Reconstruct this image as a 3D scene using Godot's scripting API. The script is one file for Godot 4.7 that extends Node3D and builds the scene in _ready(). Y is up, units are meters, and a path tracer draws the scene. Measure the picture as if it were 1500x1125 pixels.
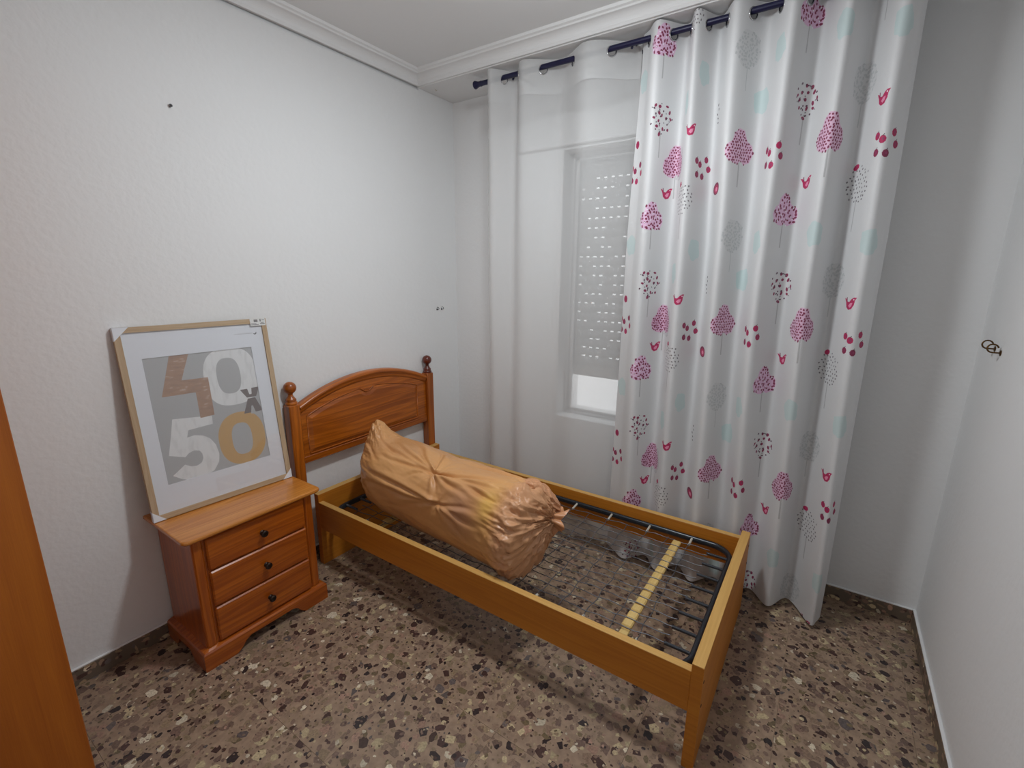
extends Node3D
# A small bedroom: pine headboard, bare bed frame with a wire spring base, a pillow bag, bedside cabinet, leaning picture and eyelet curtains.

const W := 2.709      # room width, left wall (x = 0) to right wall
const DEPTH := 2.86   # back wall (z = 0) to the wall behind the camera
const SOFFIT := 2.615 # underside of the box that runs along the back wall
const CEIL := 2.685

# ------------------------------------------------------------------ mesh builder
class MB:
	var v := PackedVector3Array()
	var n := PackedVector3Array()
	var uv := PackedVector2Array()
	var col := PackedColorArray()
	var tint := Color(1, 1, 1)
	var grain := 0       # axis along which wood grain runs
	var own_uv := false
	var shift := Vector2.ZERO
	func _uv(p: Vector3, nn: Vector3) -> Vector2:
		var a := nn.abs()
		var o := [1, 2] if grain == 0 else [0, 2] if grain == 1 else [0, 1]
		var along: float = p[grain]
		var d := a.max_axis_index()
		if d == grain:
			return Vector2(p[o[0]] * 0.25, p[o[1]]) + shift
		var across: int = o[1] if d == o[0] else o[0]
		return Vector2(along, p[across]) + shift
	func tri(a: Vector3, b: Vector3, c: Vector3, na: Vector3, nb: Vector3, nc: Vector3, ua := Vector2.ZERO, ub := Vector2.ZERO, uc := Vector2.ZERO) -> void:
		var f := (b - a).cross(c - a)
		if f.dot(na + nb + nc) > 0.0:
			var t := b; b = c; c = t
			t = nb; nb = nc; nc = t
			var w := ub; ub = uc; uc = w
		for k in [[a, na, ua], [b, nb, ub], [c, nc, uc]]:
			v.append(k[0]); n.append(k[1]); col.append(tint)
			uv.append(k[2] if own_uv else _uv(k[0], f.normalized()))
	func face(pts: Array, out: Vector3) -> void: # flat convex polygon, normal on the side of out
		var f: Vector3 = (pts[1] - pts[0]).cross(pts[2] - pts[0])
		if f.length() < 1e-12 and pts.size() > 3:
			f = (pts[2] - pts[0]).cross(pts[3] - pts[0])
		f = f.normalized()
		if f.dot(out) < 0.0:
			f = -f
		for k in range(1, pts.size() - 1):
			tri(pts[0], pts[k], pts[k + 1], f, f, f)
	func box(a: Vector3, b: Vector3, r := 0.0) -> void: # chamfered box
		var lo := Vector3(minf(a.x, b.x), minf(a.y, b.y), minf(a.z, b.z))
		var hi := Vector3(maxf(a.x, b.x), maxf(a.y, b.y), maxf(a.z, b.z))
		var c := (lo + hi) * 0.5
		var h := (hi - lo) * 0.5
		r = minf(r, minf(h.x, minf(h.y, h.z)) * 0.9)
		var P := func(sx: float, sy: float, sz: float, ax: int) -> Vector3:
			var q := Vector3(sx * (h.x - r), sy * (h.y - r), sz * (h.z - r))
			q[ax] = [sx, sy, sz][ax] * h[ax]
			return c + q
		for s in [-1.0, 1.0]:
			face([P.call(s, -1, -1, 0), P.call(s, 1, -1, 0), P.call(s, 1, 1, 0), P.call(s, -1, 1, 0)], Vector3(s, 0, 0))
			face([P.call(-1, s, -1, 1), P.call(1, s, -1, 1), P.call(1, s, 1, 1), P.call(-1, s, 1, 1)], Vector3(0, s, 0))
			face([P.call(-1, -1, s, 2), P.call(1, -1, s, 2), P.call(1, 1, s, 2), P.call(-1, 1, s, 2)], Vector3(0, 0, s))
		if r <= 0.0:
			return
		for s in [-1.0, 1.0]:
			for t in [-1.0, 1.0]:
				face([P.call(-1, s, t, 1), P.call(1, s, t, 1), P.call(1, s, t, 2), P.call(-1, s, t, 2)], Vector3(0, s, t))
				face([P.call(s, -1, t, 0), P.call(s, 1, t, 0), P.call(s, 1, t, 2), P.call(s, -1, t, 2)], Vector3(s, 0, t))
				face([P.call(s, t, -1, 0), P.call(s, t, 1, 0), P.call(s, t, 1, 1), P.call(s, t, -1, 1)], Vector3(s, t, 0))
				for w in [-1.0, 1.0]:
					face([P.call(s, t, w, 0), P.call(s, t, w, 1), P.call(s, t, w, 2)], Vector3(s, t, w))
	func at3(p: Vector2, axis: int, d: float) -> Vector3: # (first, second) other axes in the order of z,y for x; x,z for y; x,y for z
		return Vector3(d, p.y, p.x) if axis == 0 else Vector3(p.x, d, p.y) if axis == 1 else Vector3(p.x, p.y, d)
	func prism(poly: PackedVector2Array, axis: int, d0: float, d1: float) -> void:
		var t := Geometry2D.triangulate_polygon(poly)
		var e := Vector3.ZERO
		e[axis] = signf(d1 - d0)
		for k in range(0, t.size(), 3):
			face([at3(poly[t[k]], axis, d0), at3(poly[t[k + 1]], axis, d0), at3(poly[t[k + 2]], axis, d0)], -e)
			face([at3(poly[t[k]], axis, d1), at3(poly[t[k + 1]], axis, d1), at3(poly[t[k + 2]], axis, d1)], e)
		band(poly, axis, d0, poly, d1)
	func band(p0: PackedVector2Array, axis: int, d0: float, p1: PackedVector2Array, d1: float, closed := true) -> void: # flat faces between two rings, facing away from the ring's inside
		var cw := 1.0 if Geometry2D.is_polygon_clockwise(p0) else -1.0
		for k in p0.size() if closed else p0.size() - 1:
			var j := (k + 1) % p0.size()
			var d := p0[j] - p0[k]
			var out := at3(Vector2(-d.y, d.x) * cw, axis, 0.0)
			face([at3(p0[k], axis, d0), at3(p0[j], axis, d0), at3(p1[j], axis, d1), at3(p1[k], axis, d1)], out)
	func grid(f: Callable, nu: int, nv: int, wrap_u := false, uvs := Vector2(1, 1), skip = null, tints = null) -> void: # smooth sheet from f(u, v)
		var P := []
		for j in nv + 1:
			var row := PackedVector3Array()
			for i in nu + 1:
				row.append(f.call(float(i) / nu, float(j) / nv))
			P.append(row)
		var N := []
		for j in nv + 1:
			var row := PackedVector3Array()
			for i in nu + 1:
				var i0 := i - 1 if i > 0 else (nu - 1 if wrap_u else 0)
				var i1 := i + 1 if i < nu else (1 if wrap_u else nu)
				var du: Vector3 = P[j][i1] - P[j][i0]
				var dv: Vector3 = P[mini(j + 1, nv)][i] - P[maxi(j - 1, 0)][i]
				var c := du.cross(dv)
				row.append(c.normalized() if c.length() > 1e-14 else Vector3.UP)
			N.append(row)
		var keep := own_uv
		own_uv = true
		for j in nv:
			for i in nu:
				if skip != null and skip.call((P[j][i] + P[j + 1][i + 1]) * 0.5):
					continue
				var q := [[j, i], [j, i + 1], [j + 1, i + 1], [j + 1, i]]
				var U := []
				for k in q:
					U.append(Vector2(float(k[1]) / nu, float(k[0]) / nv) * uvs + shift)
				if tints != null:
					tint = tints.call((i + 0.5) / nu, (j + 0.5) / nv)
				tri(P[q[0][0]][q[0][1]], P[q[1][0]][q[1][1]], P[q[2][0]][q[2][1]], N[q[0][0]][q[0][1]], N[q[1][0]][q[1][1]], N[q[2][0]][q[2][1]], U[0], U[1], U[2])
				tri(P[q[0][0]][q[0][1]], P[q[2][0]][q[2][1]], P[q[3][0]][q[3][1]], N[q[0][0]][q[0][1]], N[q[2][0]][q[2][1]], N[q[3][0]][q[3][1]], U[0], U[2], U[3])
		own_uv = keep
	func lathe(prof: PackedVector2Array, at: Vector3, axis := Vector3.UP, segs := 24) -> void: # (radius, height) along axis
		var s := Vector3.RIGHT if absf(axis.x) < 0.9 else Vector3.UP
		var e1 := axis.cross(s).normalized()
		var e2 := axis.cross(e1)
		var m := prof.size() - 1
		grid(func(u: float, w: float) -> Vector3:
			var k := mini(int(round(w * m)), m)
			var a: float = -TAU * u
			return at + axis * prof[k].y + (e1 * cos(a) + e2 * sin(a)) * prof[k].x, segs, m, true, Vector2(0.2, 0.2))
	func tube(path: PackedVector3Array, r: float, segs := 8, closed := false, flat := 1.0) -> void:
		var m := path.size()
		var fr := []
		var up := Vector3.UP
		for k in m:
			var a := path[(k - 1 + m) % m] if closed else path[maxi(k - 1, 0)]
			var b := path[(k + 1) % m] if closed else path[mini(k + 1, m - 1)]
			var t := (b - a).normalized()
			if absf(t.dot(up)) > 0.95:
				up = Vector3.RIGHT if absf(t.x) < 0.9 else Vector3.FORWARD
			var s := t.cross(up).normalized()
			var w := s.cross(t)
			up = w
			fr.append([s, w])
		var cnt := m if closed else m - 1
		for k in cnt:
			var j := (k + 1) % m
			for i in segs:
				var q := []
				var nn := []
				for c in [[k, i], [k, i + 1], [j, i + 1], [j, i]]:
					var a: float = TAU * c[1] / segs
					var d: Vector3 = fr[c[0]][0] * cos(a) * flat + fr[c[0]][1] * sin(a)
					q.append(path[c[0]] + d * r)
					nn.append((fr[c[0]][0] * cos(a) + fr[c[0]][1] * sin(a) * flat).normalized())
				tri(q[0], q[1], q[2], nn[0], nn[1], nn[2])
				tri(q[0], q[2], q[3], nn[0], nn[2], nn[3])
		if not closed:
			for e in [0, m - 1]:
				var t: Vector3 = (path[1] - path[0]) if e == 0 else (path[m - 2] - path[m - 1])
				var ring := []
				for i in segs:
					var a := TAU * i / segs
					ring.append(path[e] + (fr[e][0] * cos(a) * flat + fr[e][1] * sin(a)) * r)
				face(ring, -t)
	func done() -> ArrayMesh:
		var arr := []
		arr.resize(Mesh.ARRAY_MAX)
		arr[Mesh.ARRAY_VERTEX] = v
		arr[Mesh.ARRAY_NORMAL] = n
		arr[Mesh.ARRAY_TEX_UV] = uv
		arr[Mesh.ARRAY_COLOR] = col
		var m := ArrayMesh.new()
		m.add_surface_from_arrays(Mesh.PRIMITIVE_TRIANGLES, arr)
		return m

# ------------------------------------------------------------------ naming helpers
var taken := {}

func numbered(called: String) -> String:
	var k: int = taken.get(called, 0)
	taken[called] = k + 1
	return called if k == 0 else "%s_%03d" % [called, k]

func tag(o: Node3D, label: String, category: String, group := "") -> Node3D:
	o.set_meta("label", label)
	o.set_meta("category", category)
	if group:
		o.set_meta("group", group)
	return o

func thing(called: String, at: Vector3, label: String, category: String, group := "") -> Node3D:
	var o := Node3D.new()
	o.name = numbered(called)
	add_child(o)
	o.position = at
	tag(o, label, category, group)
	return o

func obj(called: String, shape, mat: Material, parent: Node3D = null) -> MeshInstance3D: # shape in world coordinates
	var o := MeshInstance3D.new()
	o.mesh = shape.done() if shape is MB else shape
	o.material_override = null
	o.set_surface_override_material(0, mat)
	if parent == null or parent == self:
		o.name = numbered(called)
		add_child(o)
	else:
		o.name = called
		parent.add_child(o, true)
		var off := Vector3.ZERO
		var p: Node = parent
		while p is Node3D and p != self:
			off += (p as Node3D).position
			p = p.get_parent()
		o.position = -off
	return o

func struct(called: String, shape, mat: Material, label := "", category := "") -> MeshInstance3D:
	var o := obj(called, shape, mat)
	o.set_meta("kind", "structure")
	if label:
		tag(o, label, category)
	return o

# ------------------------------------------------------------------ materials
func rgb(r: float, g: float, b: float) -> Color:
	return Color(r / 255.0, g / 255.0, b / 255.0)

func flat(c: Color, rough := 0.7, metal := 0.0) -> StandardMaterial3D:
	var m := StandardMaterial3D.new()
	m.albedo_color = c
	m.roughness = rough
	m.metallic = metal
	return m

func noise(freq: float, sd: int, kind := FastNoiseLite.TYPE_SIMPLEX_SMOOTH, oct := 3) -> FastNoiseLite:
	var f := FastNoiseLite.new()
	f.noise_type = kind
	f.frequency = freq
	f.seed = sd
	f.fractal_octaves = oct
	return f

func noise_tex(f: FastNoiseLite, size: int, as_normal := false, bump := 4.0) -> NoiseTexture2D:
	var t := NoiseTexture2D.new()
	t.width = size
	t.height = size
	t.seamless = true
	t.noise = f
	t.as_normal_map = as_normal
	t.bump_strength = bump
	return t

func wood(light: Color, dark: Color, sd: int, rough := 0.45, coat := 0.0, rings := 26.0, contrast := 1.0) -> StandardMaterial3D: # grain runs along u; uv in metres
	var w := 512
	var h := 512
	var im := Image.create(w, h, false, Image.FORMAT_RGB8)
	var a := noise(1.0, sd, FastNoiseLite.TYPE_SIMPLEX_SMOOTH, 2)
	var b := noise(1.0, sd + 7, FastNoiseLite.TYPE_SIMPLEX_SMOOTH, 2)
	for y in h:
		var fy := float(y) / h
		for x in w:
			var fx := float(x) / w
			# periodic in x by walking a circle
			var cx := cos(fx * TAU) * 0.16
			var sx := sin(fx * TAU) * 0.16
			var cy := cos(fy * TAU) * 1.1
			var sy := sin(fy * TAU) * 1.1
			var warp := a.get_noise_3d(cx + cy * 1.2, sx + sy * 1.2, 3.1)
			var ring := 0.5 + 0.5 * sin((fy * rings + warp * rings * 0.12) * TAU / 2.0)
			var fine := b.get_noise_3d(cx * 5.0, sx * 5.0 + cy * 40.0, sy * 40.0)
			var t := clampf(0.5 + ((ring - 0.5) * 0.55 + fine * 0.55 + warp * 0.5) * contrast, 0.0, 1.0)
			im.set_pixel(x, y, dark.lerp(light, t))
	var m := StandardMaterial3D.new()
	m.albedo_texture = ImageTexture.create_from_image(im)
	m.uv1_scale = Vector3(1.1, 2.2, 1)
	m.roughness = rough
	if coat > 0.0:
		m.clearcoat_enabled = true
		m.clearcoat = coat
		m.clearcoat_roughness = 0.3
	return m

# image painting -------------------------------------------------------------
func paint_poly(im: Image, pts: PackedVector2Array, c: Color) -> void:
	var y0 := 1e9
	var y1 := -1e9
	for p in pts:
		y0 = minf(y0, p.y)
		y1 = maxf(y1, p.y)
	for y in range(maxi(0, int(floor(y0))), mini(im.get_height() - 1, int(ceil(y1))) + 1):
		var xs := []
		var fy := y + 0.5
		for k in pts.size():
			var a := pts[k]
			var b := pts[(k + 1) % pts.size()]
			if (a.y <= fy) != (b.y <= fy):
				xs.append(a.x + (fy - a.y) / (b.y - a.y) * (b.x - a.x))
		xs.sort()
		for k in range(0, xs.size() - 1, 2):
			var x0 := int(round(xs[k]))
			var x1 := int(round(xs[k + 1]))
			if x1 > x0:
				im.fill_rect(Rect2i(x0, y, x1 - x0, 1), c)

func oval(c: Vector2, r: Vector2, turn := 0.0, n := 18, power := 2.0, wob := 0.0, ph := 0.0) -> PackedVector2Array:
	var o := PackedVector2Array()
	for k in n:
		var a := TAU * k / n
		var q := Vector2(signf(cos(a)) * pow(absf(cos(a)), 2.0 / power) * r.x, signf(sin(a)) * pow(absf(sin(a)), 2.0 / power) * r.y)
		q *= 1.0 + wob * sin(a * 5.0 + ph) + wob * 0.6 * sin(a * 9.0 + ph * 2.0)
		o.append(c + q.rotated(turn))
	return o

# ------------------------------------------------------------------ shared state
var M := {}
var lamp_at := Vector3(1.36, 2.595, 1.22)

func _ready() -> void:
	# --- camera, sky, exposure, lamp ---
	var cam := Camera3D.new()
	cam.name = "camera"
	add_child(cam)
	cam.position = Vector3(2.2087, 1.55, 2.5647)
	cam.rotation_order = EULER_ORDER_YXZ
	cam.rotation = Vector3(-0.2319, 0.594, 0.0075)
	cam.fov = rad_to_deg(2.0 * atan(562.5 / 686.17))
	cam.near = 0.02
	cam.current = true
	var env := Environment.new()
	env.background_mode = Environment.BG_COLOR
	env.background_color = rgb(240, 242, 244)
	env.background_energy_multiplier = 1.5
	env.tonemap_mode = Environment.TONE_MAPPER_LINEAR
	env.tonemap_exposure = 1.0
	env.sdfgi_enabled = true
	env.ssao_enabled = true
	env.ssil_enabled = true
	var we := WorldEnvironment.new()
	we.name = "environment"
	we.environment = env
	add_child(we)
	var panel := AreaLight3D.new()
	panel.name = "ceiling_light"
	panel.position = lamp_at
	panel.rotation = Vector3(-PI / 2, 0, 0)
	panel.area_size = Vector2(0.17, 0.17)
	panel.light_color = Color(0.962, 0.986, 1.0)
	panel.light_energy = 1.52
	panel.area_range = 12.0
	panel.area_attenuation = 2.0
	panel.shadow_enabled = true
	add_child(panel)
	var side := OmniLight3D.new() # what the rounded glass gives off sideways
	side.name = "ceiling_light_glow"
	side.position = lamp_at - Vector3(0, 0.02, 0)
	side.light_color = panel.light_color
	side.light_energy = 0.38
	side.light_size = 0.1
	side.omni_range = 12.0
	side.omni_attenuation = 2.0
	side.shadow_enabled = true
	add_child(side)

	make_materials()
	build_room()
	build_window()
	build_floor()
	build_lamp()
	build_wardrobe()
	build_headboard()
	build_bed()
	build_spring_base()
	build_bag()
	build_cabinet()
	build_picture()
	build_curtains()
	build_hooks()

func make_materials() -> void:
	var wall := flat(rgb(237, 237, 237), 0.95)
	wall.normal_enabled = true
	wall.normal_texture = noise_tex(noise(0.035, 5, FastNoiseLite.TYPE_SIMPLEX_SMOOTH, 3), 512, true, 3.0)
	wall.normal_scale = 0.22
	wall.uv1_triplanar = true
	wall.uv1_world_triplanar = true
	wall.uv1_scale = Vector3(1.7, 1.7, 1.7)
	M.wall = wall
	M.plaster = flat(rgb(237, 237, 237), 0.9)
	M.white = flat(rgb(232, 232, 232), 0.45)
	M.shutter = flat(rgb(176, 176, 175), 0.55)  # slats greyed: shade of the window recess is put into this colour
	M.alu = flat(rgb(206, 206, 206), 0.5)  # white frame and sashes toned down, recess shade included in the colour
	M.honey = wood(rgb(190, 100, 18), rgb(150, 68, 6), 11, 0.28, 0.5)
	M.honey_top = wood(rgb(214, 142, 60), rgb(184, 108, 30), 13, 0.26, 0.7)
	M.pine = wood(rgb(194, 106, 24), rgb(140, 68, 8), 23, 0.32, 0.3)
	M.mahogany = wood(rgb(112, 44, 24), rgb(82, 28, 14), 25, 0.3, 0.4)
	M.oak = wood(rgb(204, 130, 36), rgb(184, 110, 26), 31, 0.5, 0.0, 30.0, 0.7)
	M.edge = wood(rgb(214, 168, 96), rgb(198, 150, 78), 37, 0.55, 0.0, 30.0, 0.6)
	M.robe = wood(rgb(188, 106, 26), rgb(160, 82, 14), 43, 0.42, 0.1, 9.0, 0.6)
	M.slat = wood(rgb(226, 194, 126), rgb(208, 172, 100), 51, 0.6, 0.0, 30.0, 0.7)
	M.frame = wood(rgb(196, 172, 142), rgb(178, 152, 120), 57, 0.6, 0.0, 40.0, 0.8)
	M.bronze = flat(rgb(52, 40, 34), 0.35, 0.7)
	M.brass = flat(rgb(96, 70, 40), 0.3, 0.85)
	M.dark = flat(rgb(34, 34, 36), 0.5, 0.4)
	M.steel = flat(rgb(112, 112, 114), 0.45, 0.3)
	M.tube = flat(rgb(44, 48, 54), 0.28, 0.35)
	M.wire = flat(rgb(104, 106, 112), 0.35, 0.6)
	M.spring = flat(rgb(80, 84, 90), 0.35, 0.4)
	M.lug = flat(rgb(206, 202, 188), 0.4, 0.1)
	M.rod = flat(rgb(22, 22, 62), 0.4, 0.1)
	M.chrome = flat(rgb(190, 190, 192), 0.18, 0.95)
	var pane := flat(Color(1, 1, 1, 0.06), 0.02)
	pane.transparency = BaseMaterial3D.TRANSPARENCY_ALPHA
	M.pane = pane
	var sheer := flat(Color(0.93, 0.93, 0.93, 0.44), 1.0)
	sheer.transparency = BaseMaterial3D.TRANSPARENCY_ALPHA
	sheer.backlight_enabled = true
	sheer.backlight = Color(0.35, 0.35, 0.35)
	sheer.cull_mode = BaseMaterial3D.CULL_DISABLED
	M.sheer = sheer

# ------------------------------------------------------------------ room
func build_room() -> void:
	var t := 0.15
	# left wall, with the narrow groove under the cornice
	var b := MB.new()
	b.box(Vector3(-t, 0, -0.3), Vector3(0, SOFFIT - 0.012, DEPTH + t))
	b.box(Vector3(-t, SOFFIT - 0.012, -0.3), Vector3(-0.014, CEIL, DEPTH + t))
	b.box(Vector3(-0.0145, SOFFIT - 0.012, -0.3), Vector3(0, SOFFIT + 0.005, 0.31))
	struct("wall_left", b, M.wall)
	# back wall round the window opening
	b = MB.new()
	var x0 := 0.822
	var x1 := 1.90
	b.box(Vector3(0, 0, -0.3), Vector3(x0, CEIL, 0))
	b.box(Vector3(x1, 0, -0.3), Vector3(W, CEIL, 0))
	b.box(Vector3(x0, 0, -0.3), Vector3(x1, 0.662, 0))
	b.box(Vector3(x0, 2.235, -0.3), Vector3(x1, CEIL, 0))
	struct("wall_back", b, M.wall)
	b = MB.new()
	b.box(Vector3(W, 0, -0.3), Vector3(W + t, CEIL, DEPTH + t))
	struct("wall_right", b, M.wall)
	b = MB.new()
	b.box(Vector3(0, 0, DEPTH), Vector3(W, CEIL, DEPTH + t))
	struct("wall_front", b, M.wall)
	b = MB.new()
	b.box(Vector3(-t, CEIL, -0.3), Vector3(W + t, CEIL + 0.15, DEPTH + t))
	struct("ceiling", b, M.plaster)
	b = MB.new()
	b.box(Vector3(0, SOFFIT, 0), Vector3(W, CEIL, 0.312), 0.002)
	struct("trim_1", b, M.plaster)
	# cornices: a stepped cove, along the left wall and along the front of the soffit
	var prof := PackedVector2Array([Vector2(0.0, 0.004), Vector2(0.014, 0.004), Vector2(0.017, 0.012)])
	for k in 9:
		var a := PI / 2 * k / 8.0
		prof.append(Vector2(0.019 + 0.036 * (1.0 - cos(a)), 0.016 + 0.032 * sin(a)))
	for p in [Vector2(0.059, 0.049), Vector2(0.062, 0.055), Vector2(0.072, 0.059), Vector2(0.076, 0.07), Vector2(0.0, 0.07)]:
		prof.append(p)
	b = MB.new()
	var q := PackedVector2Array()
	for p in prof:
		q.append(Vector2(p.x - 0.002, SOFFIT + p.y))
	b.prism(q, 2, 0.312, DEPTH)
	struct("trim_2", b, M.plaster)
	b = MB.new()
	q = PackedVector2Array()
	for p in prof:
		q.append(Vector2(0.312 + p.x, SOFFIT + p.y))
	b.prism(q, 0, 0.0, W)
	struct("trim_3", b, M.plaster)
	# terrazzo baseboards with a thin line of plaster along the top
	var bm := flat(rgb(112, 100, 90), 0.4)
	bm.albedo_texture = speckle()
	bm.albedo_color = Color(1, 1, 1)
	bm.uv1_triplanar = true
	bm.uv1_world_triplanar = true
	bm.uv1_scale = Vector3(1.6, 1.6, 1.6)
	for e in [["baseboard_left", Vector3(0, 0, 0), Vector3(0.011, 0.066, DEPTH), 0], ["baseboard_back", Vector3(0.011, 0, 0), Vector3(W - 0.011, 0.066, 0.011), 1], ["baseboard_right", Vector3(W - 0.011, 0, 0), Vector3(W, 0.066, DEPTH), 2]]:
		b = MB.new()
		b.box(e[1], e[2], 0.0015)
		struct(e[0], b, bm)
		b = MB.new()
		var lo: Vector3 = e[1]
		var hi: Vector3 = e[2]
		lo.y = 0.066
		hi.y = 0.0725
		b.box(lo, hi, 0.0025)
		struct("trim_%d" % (4 + e[3]), b, M.plaster)

func speckle() -> ImageTexture: # crushed stone, for the baseboards
	var rng := RandomNumberGenerator.new()
	rng.seed = 77
	var im := Image.create(512, 512, false, Image.FORMAT_RGB8)
	im.fill(rgb(112, 98, 84))
	for k in 900:
		var c := chip_color(rng)
		var p := Vector2(rng.randf() * 512, rng.randf() * 512)
		paint_poly(im, oval(p, Vector2(rng.randf_range(3, 14), rng.randf_range(3, 10)), rng.randf() * TAU, 7, 2.0, 0.1, rng.randf() * 6), c)
	return ImageTexture.create_from_image(im)

func chip_color(rng: RandomNumberGenerator) -> Color:
	var r := rng.randf()
	var c := rgb(150, 124, 106)
	if r < 0.13: c = rgb(88, 64, 58)
	elif r < 0.19: c = rgb(64, 52, 52)
	elif r < 0.38: c = rgb(136, 110, 96)
	elif r < 0.55: c = rgb(152, 126, 106)
	elif r < 0.70: c = rgb(166, 142, 114)
	elif r < 0.77: c = rgb(130, 112, 84)
	elif r < 0.85: c = rgb(204, 184, 146)
	elif r < 0.89: c = rgb(226, 212, 186)
	elif r < 0.92: c = rgb(116, 104, 100)
	elif r < 0.97: c = rgb(178, 142, 122)
	var k := rng.randf_range(0.92, 1.08)
	return Color(c.r * k, c.g * k, c.b * k)

func build_floor() -> void:
	var rng := RandomNumberGenerator.new()
	rng.seed = 4021
	var b := MB.new()
	b.box(Vector3(-0.15, -0.12, -0.3), Vector3(W + 0.15, -0.004, DEPTH + 0.15))
	var floor_ := struct("floor", b, flat(rgb(130, 116, 100), 0.8))
	# terrazzo tiles: cement grounds with stone chips let into them
	var ground := flat(Color(1, 1, 1), 0.36)
	var g := Gradient.new()
	g.set_color(0, rgb(140, 117, 98))
	g.set_color(1, rgb(170, 144, 120))
	var nt := noise_tex(noise(0.02, 9, FastNoiseLite.TYPE_SIMPLEX_SMOOTH, 5), 512)
	nt.color_ramp = g
	ground.albedo_texture = nt
	ground.uv1_triplanar = true
	ground.uv1_world_triplanar = true
	ground.uv1_scale = Vector3(2.3, 2.3, 2.3)
	var stone := flat(Color(1, 1, 1), 0.3)
	stone.vertex_color_use_as_albedo = true
	var vg := Gradient.new()
	vg.set_color(0, Color(0.78, 0.78, 0.78))
	vg.set_color(1, Color(1, 1, 1))
	var vt := noise_tex(noise(0.05, 19, FastNoiseLite.TYPE_SIMPLEX_SMOOTH, 4), 512)
	vt.color_ramp = vg
	stone.albedo_texture = vt
	stone.uv1_triplanar = true
	stone.uv1_world_triplanar = true
	stone.uv1_scale = Vector3(4, 4, 4)
	var s := 0.40
	var ox := -0.16
	var oz := -0.09
	var shared := {}
	for i in 8:
		for j in 8:
			var lo := Vector2(maxf(ox + i * s, 0.0), maxf(oz + j * s, 0.0))
			var hi := Vector2(minf(ox + (i + 1) * s, W), minf(oz + (j + 1) * s, DEPTH))
			if hi.x - lo.x < 0.01 or hi.y - lo.y < 0.01:
				continue
			var key := "%.3f %.3f" % [hi.x - lo.x, hi.y - lo.y]
			if not shared.has(key):
				var m := MB.new()
				var h := (hi - lo) * 0.5 - Vector2(0.0003, 0.0003)
				m.box(Vector3(-h.x, -0.004, -h.y), Vector3(h.x, 0.0, h.y), 0.0003)
				shared[key] = m.done()
			var t := obj("floor_tile", shared[key], ground, floor_)
			t.position = Vector3((lo.x + hi.x) * 0.5, 0, (lo.y + hi.y) * 0.5)
	# chips: large ones on a jittered lattice, small ones between
	var chips := []
	for pass_ in 3:
		var step: float = [0.038, 0.026, 0.019][pass_]
		for i in int(W / step) + 1:
			for j in int(DEPTH / step) + 1:
				if rng.randf() < [0.05, 0.25, 0.35][pass_]:
					continue
				var c := Vector2((i + rng.randf()) * step, (j + rng.randf()) * step)
				var r: float = step * [rng.randf_range(0.32, 0.64), rng.randf_range(0.18, 0.42), rng.randf_range(0.1, 0.32)][pass_]
				chips.append([c, r, pass_])
	var eye := Vector2(1.50, 1.85)
	chips.sort_custom(func(a, b2): return a[1] / (a[0].distance_to(eye) + 0.5) > b2[1] / (b2[0].distance_to(eye) + 0.5))
	var rest := MB.new()
	rest.own_uv = true
	for k in chips.size():
		var c: Vector2 = chips[k][0]
		var r: float = chips[k][1]
		var nn := rng.randi_range(4, 7)
		var turn := rng.randf() * TAU
		var sq := rng.randf_range(0.55, 1.0)
		var ti := floorf((c.x - ox) / s)
		var tj := floorf((c.y - oz) / s)
		var lo := Vector2(maxf(ox + ti * s + 0.001, 0.0), maxf(oz + tj * s + 0.001, 0.0))
		var hi := Vector2(minf(ox + ti * s + s - 0.001, W), minf(oz + tj * s + s - 0.001, DEPTH))
		var pts := []
		var y := 0.0003 + 0.0005 * rng.randf() + (0.0002 if chips[k][2] > 0 else 0.0)
		for e in nn:
			var a := TAU * (e + rng.randf_range(-0.3, 0.3)) / nn
			var p := c + Vector2(cos(a), sin(a) * sq).rotated(turn) * r * rng.randf_range(0.88, 1.12)
			p = p.clamp(lo, hi)
			pts.append(p)
		var tint := chip_color(rng).srgb_to_linear()
		var single := k < 300
		var m := MB.new() if single else rest
		m.own_uv = true
		m.tint = tint
		var base := Vector3(c.x, 0, c.y) if single else Vector3.ZERO
		var top := []
		for p in pts:
			top.append(Vector3(p.x, y, p.y) - base)
		m.face(top, Vector3.UP)
		if single:
			for e in nn:
				var a2: Vector3 = top[e]
				var b2: Vector3 = top[(e + 1) % nn]
				m.face([a2, b2, b2 - Vector3(0, y + 0.001, 0), a2 - Vector3(0, y + 0.001, 0)], (a2 + b2) * Vector3(0.5, 0, 0.5))
			var o := obj("stone_chip", m, stone, floor_)
			o.position = base
	var ro := obj("stone_chips", rest, stone, floor_)
	ro.set_meta("kind", "stuff")

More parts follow.
